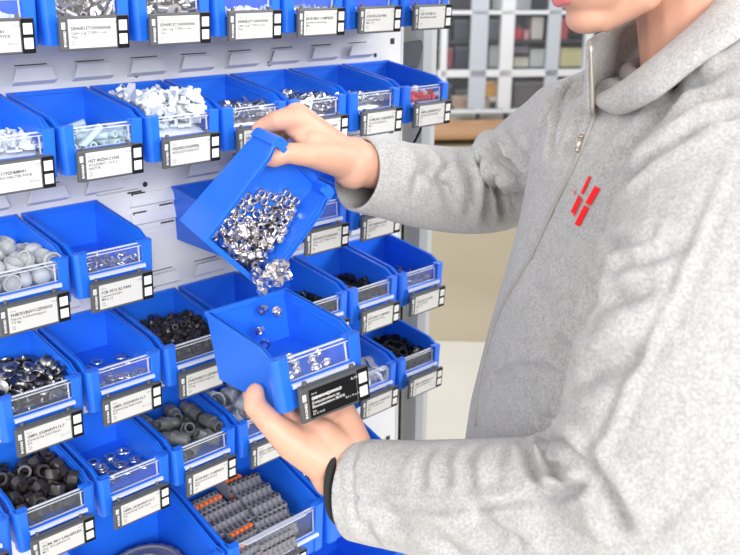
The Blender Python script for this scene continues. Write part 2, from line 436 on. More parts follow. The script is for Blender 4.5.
def lettering_mesh(lines, ink, big=False):
    bm = bmesh.new(); y = -.0275
    x = -LW/2+.115
    text_bm(bm, 'Stock', x, .088, .026, y)
    text_bm(bm, lines[0], x, .035, .046 if not big else .044, y, bold=.03)
    text_bm(bm, lines[1], x, -.007, .040, y, bold=.012)
    if lines[2]: text_bm(bm, lines[2], x, -.045, .040, y, bold=.012)
    text_bm(bm, 'Qty', x, -.083, .026, y); text_bm(bm, lines[3], x, -.112, .028, y)
    text_bm(bm, lines[4], .175, .09, .03, y, bold=.02)
    if len(lines) > 5: text_bm(bm, lines[5], .10, -.075, .030, y)
    return mesh('lettering', bm, ink, scale=P)
def label_meshes():
    M = {}
    bm = bmesh.new(); box(bm, -LW/2, LW/2, -.025, .022, -LH/2, LH/2)
    box(bm, -LW/2+.03, LW/2-.05, .0, .07, LH/2-.06, LH/2-.004)
    for x in (-.27, .25): prism(bm, [(.03, LH/2-.02), (.045, LH/2+.03), (.075, LH/2+.03), (.08, LH/2-.02)], 'x', x-.02, x+.02)
    M['frame'] = mesh('label_frame', bm, FRAME, .01, scale=P)
    bm = bmesh.new(); box(bm, LW/2-.135, LW/2-.004, -.0262, -.02, -LH/2+.006, LH/2-.006); M['strip'] = mesh('button_strip', bm, BLACKP, .004, scale=P)
    bm = bmesh.new(); box(bm, -LW/2+.09, LW/2-.147, -.0265, -.02, -.140, .140); M['display'] = mesh('display', bm, PAPER, scale=P)
    M['display_dark'] = M['display'].copy(); M['display_dark'].materials[0] = BLACKP
    bm = bmesh.new(); box(bm, -.046, .046, -.030, -.02, -.052, .052); M['button'] = mesh('button', bm, BUTTON, .008, scale=P)
    g = mat('icon_grey', (.55, .56, .58), .6)
    bm = bmesh.new(); tube(bm, [(-.022, -.031, -.002), (-.006, -.031, -.02), (.024, -.031, .022)], .0035, 6); M['tick'] = mesh('tick_icon', bm, g, scale=P)
    bm = bmesh.new(); tube(bm, [(-.026, -.031, .022), (-.016, -.031, .02), (-.008, -.031, -.008), (.018, -.031, -.008), (.024, -.031, .014), (-.012, -.031, .014)], .003, 6)
    for x in (-.004, .014): tube(bm, [(x, -.030, -.021), (x, -.033, -.021)], .005, 8)
    M['cart'] = mesh('cart_icon', bm, g, scale=P)
    bm = bmesh.new(); box(bm, -LW/2+.022, -LW/2+.062, -.0275, -.02, .045, .112); M['tag'] = mesh('logo_tag', bm, [BUTTON, FRAME], .006, scale=P)
    bm = bmesh.new(); text_bm(bm, 'BOSSARD', -LW/2+.062, -.122, .036, -.0268, rot=PI/2, bold=.03); M['brand'] = mesh('maker_lettering', bm, INKW, scale=P)
    bm = bmesh.new()
    prism(bm, [(-LW/2+.028, .055), (-LW/2+.056, .055), (-LW/2+.056, .10), (-LW/2+.042, .10), (-LW/2+.028, .085)], 'y', -.029, -.027)
    M['mark'] = mesh('logo_mark', bm, g, scale=P)
    return M
LMS = label_meshes()
TEXTS = [
 ['SSH0/E15T10500X00A', 'Cable Lug T DIN Cu-Sn', 'Tinn.', '100', '= 1.0'],
 ['HST 80ZNC11005', 'HOLDERFT 1.4 X 2', 'NATUR', '250', '= 1.0'],
 ['HSS/4021002PIPES', 'INSULATION BODY', '', '200', '= 1.0'],
 ['SAD1192DRM001', 'SPRING HALTER PVDB', 'n.V.', '500', '= 1.0', '320 Piece'],
 ['PHB75VB6V1CZPSI003', 'Fabory Schliessmappen', '7.5 kg', '150', '= 1.0'],
 ['GCML M11 LARGEFLEX', 'Hex. Nut galvanised', 'M11', '400', '= 1.0'],
 ['GMPL 232808VF112.7', 'Distanzring Stahl blank', 'D5', '300', '= 1.0', '15.1 x 1.0'],
 ['BKVE M20 COMPRESS', 'Kabelverschraubung', 'M20', '80', '= 1.0'],
 ['SCR 0512 A2 PAN', 'Linsenschraube', 'M4 x 12', '900', '= 1.0'],
 ['CLP 100 SW 16', 'Rohrschelle Gummi', '', '60', '= 1.0'],
]
TMS = [lettering_mesh(t, INK) for t in TEXTS]
HELD_TEXT = lettering_mesh(['SMH00042000003', 'Distanzmuttern zu', 'Einnietmuttern INOX', '25 12 0028', 'A, 3.4', '4.5 x 10 x 7.2'], INKW, True)
def label_part(root, W, D, sill, ti, dark=False, dz=-.045, dx=0):
    f = obj('shelf_label', LMS['frame'], root, Vector((W/2-.015+dx, -D-.105, -sill-LH/2+dz))*P)
    f.rotation_euler.x = math.radians(4)
    obj('display', LMS['display_dark' if dark else 'display'], f); obj('lettering', HELD_TEXT if dark else TMS[ti % len(TMS)], f)
    obj('button_strip', LMS['strip'], f)
    for i, z in ((0, .068), (1, -.068)):
        bp = Vector((LW/2-.07, 0, z))*P
        obj('button', LMS['button'], f, bp); obj('cart_icon' if not i else 'tick_icon', LMS['cart' if not i else 'tick'], f, bp)
    obj('logo_tag', LMS['tag'], f); obj('logo_mark', LMS['mark'], f); obj('maker_lettering', LMS['brand'], f)
SM = dict(W=.975, D=1.3, H=.735, kink=1.04, drop=.228, pw=.145, pd=.13, sill=.47, slope=.15, fl=.52)
TRAY = tray_mesh(**SM); WINM = window_mesh(.975, 1.3, .145, .255, .47)
BG = dict(W=1.68, D=1.66, H=1.12, kink=.42, drop=.36, pw=.17, pd=.18, sill=.78, slope=.03)
TRAYB = tray_mesh(**BG); WINB = window_mesh(1.68, 1.66, .17, .40, .78, True)
LDZ = -.045
def bin_at(x, z, label, ti, y=0., big=False, lab=True, name='storage_bin', cat='storage bin', group=None):
    r = obj(name, None, loc=wp(x, y, z), label=label, cat=cat, group=group)
    obj('tray', TRAYB if big else TRAY, r); obj('front_window', WINB if big else WINM, r)
    if lab:
        if big: label_part(r, 1.68, 1.66, .78, ti)
        else: label_part(r, .975, 1.3, .47, ti, dz=LDZ)
    return r
BINS = {}
BL = {
 (1,-1): 'blue bin of white plastic bits cut by the photo\'s left edge, top row', (1,0): 'blue bin full of cable lugs, first whole bin of the top row',
 (1,1): 'blue bin of cable lugs, second whole bin of the top row', (1,2): 'blue bin of a few white clips, third whole bin of the top row',
 (1,3): 'blue bin, fourth whole bin of the top row', (1,4): 'blue bin second from the panel edge in the top row', (1,5): 'blue bin at the panel edge, end of the top row',
 (2,-1): 'blue bin of milky plastic crumbs at the left end of the second row', (2,0): 'blue bin holding pale green plastic rods', (2,1): 'blue bin heaped with clear white plastic clips',
 (2,2): 'blue bin of silver metal brackets left of the worker\'s raised hand', (2,3): 'blue bin of silver terminals right behind the raised hand', (2,4): 'blue bin with a small pile of silver clips, second from the panel edge',
 (2,5): 'blue bin with red and white bits at the panel edge',
 (3,-1): 'blue bin of pale grey domed caps', (3,0): 'blue bin with a few spring clips and one white square tag', (3,2): 'blue bin behind the tilted bin, dark side showing at the bare hook plates',
 (3,3): 'blue bin whose white label shows right of the tilted bin', (3,4): 'blue bin half hidden under the raised sleeve',
 (4,-1): 'blue bin of shiny dark steel rivet caps', (4,0): 'nearly empty blue bin with a few flat washers on its floor', (4,1): 'blue bin of tiny black nuts',
 (4,2): 'blue bin with two washers, behind the hand-held bin', (4,3): 'blue bin of black screws just above the hand-held bin\'s right wall', (4,4): 'blue bin of black screws left of the panel-edge bin, fourth row',
 (4,5): 'blue bin with a few wire rings at the panel edge',
 (5,-2): 'blue bin mostly cut off at the lower left corner', (5,-1): 'blue bin of large black hex nuts', (5,0): 'blue bin of scattered grey washers', (5,1): 'blue bin of dark grey cable glands',
 (5,2): 'blue bin of pale grey couplings beside the worker\'s thumb', (5,3): 'blue bin hidden behind the hand-held bin and palm', (5,4): 'blue bin with white ring clamps right of the black label', (5,5): 'blue bin of black clamps at the panel edge',
}
for i, ((r, c), lb) in enumerate(BL.items()):
    LDZ = {1: .02, 2: .01, 3: -.07, 4: -.075, 5: -.06}[r]
    BINS[r, c] = bin_at(c+(.0125 if r > 1 else -.035), NROWS[r], lb, {(1,0):0,(1,1):0,(1,2):0,(2,0):1,(2,1):2,(2,-1):3,(3,-1):4,(5,-1):5,(5,0):6,(4,0):6,(4,-1):6,(5,1):7}.get((r, c), 3+i))
XB = [-.19, 1.51, 3.21]
for k, (x, lb) in enumerate(zip(XB, ('large blue bin with a grey moulded lump, lower left', 'large blue bin of grey terminal blocks with orange levers', 'large blue bin of dark round knobs under the sleeve cuff'))):
    BINS[6, k] = bin_at(x, -5.50, lb, 3+k, big=True)
for k, (x, lb) in enumerate(zip((1.51, 3.21), ('large blue bin below the terminal block bin, only its edge in view', 'large blue bin lowest of all, just below the sleeve'))):
    BINS[7, k] = bin_at(x, -7.2, lb, 6+k, big=True)

# hand-held bins
def held(name, R, c, label, dark):
    r = obj(name, None, label=label, cat='storage bin')
    obj('tray', TRAY, r)
    if dark: obj('front_window', WINM, r)
    M = Matrix(R).to_4x4(); o = Vector((.5, -.65, -.3)); M.translation = wp(*c)-(M.to_3x3() @ o)*P
    r.matrix_world = M
    if dark: label_part(r, .975, 1.3, .47, 0, True, -.03, .045)
    return r
LOWR = Matrix(((.9919, .1186, -.0449), (-.1123, .9861, .1227), (.0588, -.1167, .9914)))
LOWC = (.9325, -3.7205, -2.073)
TILR = Matrix(((-.698, -.687, -.200), (.073, .210, -.975), (.712, -.696, -.096)))
TILC = (1.3921, -2.8599, -1.0209)
def ortho(M):
    a = M.col[0].normalized(); b = (M.col[1]-a*M.col[1].dot(a)).normalized(); c = a.cross(b)
    return Matrix((a, b, c)).transposed()
LOWR, TILR = ortho(LOWR), ortho(TILR)
low = held('storage_bin', LOWR, LOWC, 'blue bin with a black display label resting on the worker\'s open palm', True)
tilt = held('storage_bin', TILR, TILC, 'blue bin tipped over in the worker\'s raised hand, spilling nuts', False)

# ------------------------------------------------------------------ light
def area(name, loc, target, sx, sy, power, col=(1, 1, 1)):
    l = bpy.data.lights.new(name, 'AREA'); l.shape = 'RECTANGLE'; l.size = sx; l.size_y = sy; l.energy = power; l.color = col
    o = bpy.data.objects.new(name, l); COL.objects.link(o); o.location = loc
    o.rotation_euler = (Vector(target)-Vector(loc)).to_track_quat('-Z', 'Y').to_euler()
    return o
w = bpy.data.worlds.new('world'); S.world = w; w.use_nodes = True
w.node_tree.nodes['Background'].inputs['Color'].default_value = (1, .985, .96, 1); w.node_tree.nodes['Background'].inputs['Strength'].default_value = .7
area('ceiling_or_fill_lamp', (4.4, -3.6, 3.6), (.1, -.3, 1.2), 2.4, 2.4, 280)
area('ceiling_or_fill_lamp', (-2.4, -5.6, 3.3), (.1, -.2, 1.2), 2.6, 2.6, 390)  # unseen fill added behind the camera to brighten the panel and bin fronts
area('ceiling_or_fill_lamp', (-4.6, -1.4, 3.2), (.3, -.5, 1.2), 2.2, 2.2, 120)  # fill added off to the left to lift the jacket's chest, no real source
area('ceiling_or_fill_lamp', (4.5, 5, 4.2), (4.5, 6, 0), 4, 4, 130)
area('ceiling_or_fill_lamp', (8, 8, 4.2), (8, 9, 0), 4, 4, 130)
S.view_settings.view_transform = 'Standard'; S.view_settings.look = 'None'; S.view_settings.exposure = 0.0; S.view_settings.gamma = 1
S.view_settings.use_curve_mapping = False
S.cycles.use_denoising = True; S.cycles.max_bounces = 8; S.cycles.transparent_max_bounces = 16
# ------------------------------------------------------------------ small parts kept in the bins (bin-pitch units)
def m_nut(R, h, hole, mt, name, seg=18, cham=True, hexed=True):
    bm = bmesh.new(); s = -1 if hexed else 1
    prof = [(hole, -h/2), (R*.9, -h/2), (s*R, -h/2+h*.14), (s*R, h/2-h*.14), (R*.86, h/2), (hole*1.12, h/2), (hole, h/2-h*.15)]
    lathe(bm, prof, seg, closed=True)
    return mesh(name, bm, mt, smooth='angle')
def m_locknut(mt):
    """hex base with a round collar"""
    bm = bmesh.new(); R = .056
    lathe(bm, [(.027, -.036), (R*.92, -.036), (-R, -.03), (-R, .008), (.047, .014), (.046, .03), (.038, .037), (.03, .034), (.027, .026)], 18, closed=True)
    return mesh('lock_nut', bm, mt, smooth='angle')
def m_washer(R, r, t, mt, name='washer'):
    bm = bmesh.new(); lathe(bm, [(r, -t/2), (R-.004, -t/2), (R, 0), (R-.004, t/2), (r, t/2)], 20, closed=True); return mesh(name, bm, mt, smooth='angle')
def m_cap(mt):
    bm = bmesh.new(); R = .098
    prof = [(R, -.05), (R, .0), (R*.93, .03), (R*.7, .052), (R*.35, .062), (0, .064)]
    lathe(bm, prof+[(0, .05), (R*.6, .04), (R*.85, .005), (R*.86, -.05), (R, -.05)], 20); return mesh('domed_cap', bm, mt, smooth='angle')
def m_rivet(mt):
    bm = bmesh.new(); R = .088
    lathe(bm, [(0, .034), (R*.4, .031), (R*.75, .02), (R*.97, 0), (R, -.012), (R*.95, -.018), (R*.3, -.012), (R*.28, -.045), (0, -.045)], 20); return mesh('rivet_cap', bm, mt, smooth='angle')
def m_gland(mt):
    bm = bmesh.new()
    lathe(bm, [(.05, -.17), (.072, -.17), (.075, -.06), (-.105, -.055), (-.105, .005), (.088, .01), (.09, .07), (-.098, .075), (-.098, .12), (.08, .16), (.055, .17), (.05, .12)], 24, closed=True); return mesh('cable_gland', bm, mt, smooth='angle')
def m_coupling(mt):
    bm = bmesh.new()
    lathe(bm, [(.095, -.1), (.12, -.1), (.122, -.02), (-.165, -.015), (-.165, .055), (.135, .06), (.13, .1), (.098, .1)], 24, closed=True); return mesh('coupling_ring', bm, mt, smooth='angle')
def m_lug(mt, k=1.):
    bm = bmesh.new()
    lathe(bm, [(.028, -.09), (.04, -.09), (.04, .03), (.028, .03)], 14, closed=True)
    bmesh.ops.rotate(bm, matrix=Matrix.Rotation(PI/2, 3, 'Y'), verts=bm.verts)
    b2 = bmesh.new(); lathe(b2, [(.03, -.010), (.066, -.010), (.066, .010), (.03, .010)], 16, closed=True); bmesh.ops.translate(b2, vec=(.13, 0, -.02), verts=b2.verts)
    me = bpy.data.meshes.new('t'); b2.to_mesh(me); b2.free(); bm.from_mesh(me); bpy.data.meshes.remove(me)
    prism(bm, [(.02, -.036), (.08, -.05), (.08, .05), (.02, .036)], 'z', -.03, -.010)
    return mesh('cable_lug', bm, mt, smooth='angle', scale=k)
def m_bracket(mt, k=1., name='metal_bracket'):
    bm = bmesh.new(); t = .012
    prism(bm, [(-.09, -.04), (.03, -.04), (.03, .04), (.028, .055), (.016, .055), (.018, -.028), (-.09, -.028)], 'y', -.035, .035)
    prism(bm, [(.028, .045), (.09, .06), (.09, .072), (.02, .057)], 'y', -.022, .022)
    return mesh(name, bm, mt, .004, scale=k)
def m_clip(mt, k=1., name='spring_clip'):
    bm = bmesh.new()
    tube(bm, [(-.08, 0, -.01), (-.03, 0, -.035), (.02, 0, -.02), (.05, 0, .02), (.03, 0, .05), (-.01, 0, .045), (-.03, 0, .015)], .014, 8)
    prism(bm, [(-.13, -.03), (-.07, -.03), (-.07, .03), (-.13, .03)], 'z', -.018, -.004)
    return mesh(name, bm, mt, smooth='angle', scale=k)
def m_flake(mt, k=1., name='plastic_clip'):
    bm = bmesh.new()
    prism(bm, [(-.10, -.05), (.02, -.06), (.10, -.03), (.09, .02), (.03, .03), (.02, .06), (-.03, .055), (-.04, .02), (-.10, .015)], 'z', -.013, .013)
    prism(bm, [(-.10, -.013), (-.085, -.013), (-.085, .07), (-.10, .06)], 'y', -.04, .0)
    box(bm, .02, .05, -.04, .0, .0, .05)
    return mesh(name, bm, mt, .004, scale=k)
def m_rod(mt):
    bm = bmesh.new(); lathe(bm, [(.022, -.16), (.042, -.16), (.042, .16), (.022, .16)], 14, closed=True); return mesh('plastic_rod', bm, mt, smooth='angle')
def m_screw(mt):
    bm = bmesh.new(); lathe(bm, [(0, .085), (.02, .085), (.022, .07), (.045, .07), (.048, .04), (-.05, .03), (.05, .03), (.024, .026), (.022, .0), (.024, -.01), (.02, -.02), (.024, -.03), (.02, -.04), (.024, -.05), (.02, -.06), (.0, -.085)], 14); return mesh('black_screw', bm, mt, smooth='angle')
def m_ring(R, r, mt, name):
    bm = bmesh.new(); tube(bm, [(R*math.cos(a*PI/9), R*math.sin(a*PI/9), .004*a) for a in range(18)], r, 8); return mesh(name, bm, mt, smooth='angle')
def m_pclamp(mt, name, k=1.):
    """a band bent round into a loop with two flat ears"""
    bm = bmesh.new(); R = .085; n = 14
    out = [(R*math.cos(a), R*math.sin(a)) for a in [PI*.12+i*(2*PI-PI*.24)/n for i in range(n+1)]]
    inn = [(x*.78, y*.78) for x, y in out]
    for i in range(n):
        prism(bm, [out[i], out[i+1], inn[i+1], inn[i]], 'z', -.035, .035)
    prism(bm, [(.07, .02), (.17, .012), (.17, .028), (.075, .04)], 'z', -.035, .035); prism(bm, [(.07, -.02), (.17, -.012), (.17, -.028), (.075, -.04)], 'z', -.035, .035)
    return mesh(name, bm, mt, scale=k)
def m_bit(mt, name):
    bm = bmesh.new(); box(bm, -.06, .06, -.035, .035, -.03, .02); box(bm, -.03, .06, -.02, .02, .02, .05)
    lathe(bm, [(.0, -.05), (.02, -.05), (.02, .055), (0, .055)], 10); return mesh(name, bm, mt, .006)
def m_tag(mt):
    bm = bmesh.new(); prism(bm, [(-.055, -.06), (.055, -.06), (.055, .06), (-.055, .06)], 'z', -.006, .006); lathe(bm, [(0, .0075), (.016, .0075)], 12, mi=1)
    return mesh('square_tag', bm, mt)
ITEMS = {
 'lug': lambda: m_lug(TIN), 'lug2': lambda: m_lug(STEEL, .72), 'bits': lambda: m_flake(MILKY, .8, 'plastic_crumb'), 'bits2': lambda: m_flake(MILKY, 1.25, 'plastic_clip'),
 'rod': lambda: m_rod(GREENISH), 'bracket': lambda: m_bracket(ZINC, .8), 'clip': lambda: m_clip(ZINC, .8), 'redbit': lambda: m_bit(REDPL, 'red_connector'), 'whitebit': lambda: m_bit(WHITEPL, 'white_connector'),
 'cap': lambda: m_cap(GREYCAP), 'spring': lambda: m_clip(TIN, .85), 'tag': lambda: m_tag([WHITEPL, SLOT]), 'rivet': lambda: m_rivet(DARKSTEEL), 'washer': lambda: m_washer(.083, .042, .016, ZINC),
 'smallnut': lambda: m_nut(.046, .05, .024, BLACKNUT, 'small_nut', 12), 'screw': lambda: m_screw(BLACKPL), 'ring': lambda: m_ring(.07, .009, DARKSTEEL, 'wire_ring'),
 'hexnut': lambda: m_nut(.098, .12, .05, BLACKNUT, 'hex_nut', 18), 'gland': lambda: m_gland(GREYPL), 'coupling': lambda: m_coupling(GREYCAP), 'wclamp': lambda: m_pclamp(WHITEPL, 'white_clamp', 1.35), 'bclamp': lambda: m_pclamp(BLACKPL, 'black_clamp', .9),
 'clipw': lambda: m_clip(WHITEPL, .9, 'white_clip'),
}
# bin -> list of (kind, number, how far along the bin the heap is centred 0 back..1 front, spread)
FILL = {
 (1,-1): [('bits', 30, .7, .4)], (1,0): [('lug', 85, .65, .5)], (1,1): [('lug', 85, .65, .5)], (1,2): [('clipw', 14, .8, .3)], (1,3): [('clip', 20, .8, .3)],
 (2,-1): [('bits', 90, .6, .6)], (2,0): [('rod', 32, .75, .35)], (2,1): [('bits2', 95, .55, .6)], (2,2): [('bracket', 110, .6, .5)], (2,3): [('lug2', 130, .62, .5)], (2,4): [('clip', 70, .75, .4)],
 (2,5): [('redbit', 22, .75, .4), ('whitebit', 22, .75, .4)],
 (3,-1): [('cap', 62, .55, .6)], (3,0): [('spring', 26, .8, .25), ('tag', 1, .75, .1)], (3,2): [('bracket', 90, .3, .5)],
 (4,-1): [('rivet', 125, .55, .6)], (4,0): [('washer', 16, .9, .15), ('washer', 3, .5, .3)], (4,1): [('smallnut', 295, .5, .5)], (4,2): [('washer', 4, .45, .1)], (4,3): [('screw', 60, .6, .5)], (4,4): [('screw', 60, .5, .5)],
 (4,5): [('ring', 16, .6, .6), ('clip', 12, .95, .1)],
 (5,-2): [('bits', 30, .8, .3)], (5,-1): [('hexnut', 85, .5, .6)], (5,0): [('washer', 34, .68, .55)], (5,1): [('gland', 17, .55, .6)], (5,2): [('coupling', 20, .5, .6)], (5,4): [('wclamp', 16, .6, .6)], (5,5): [('bclamp', 48, .5, .6)],
}
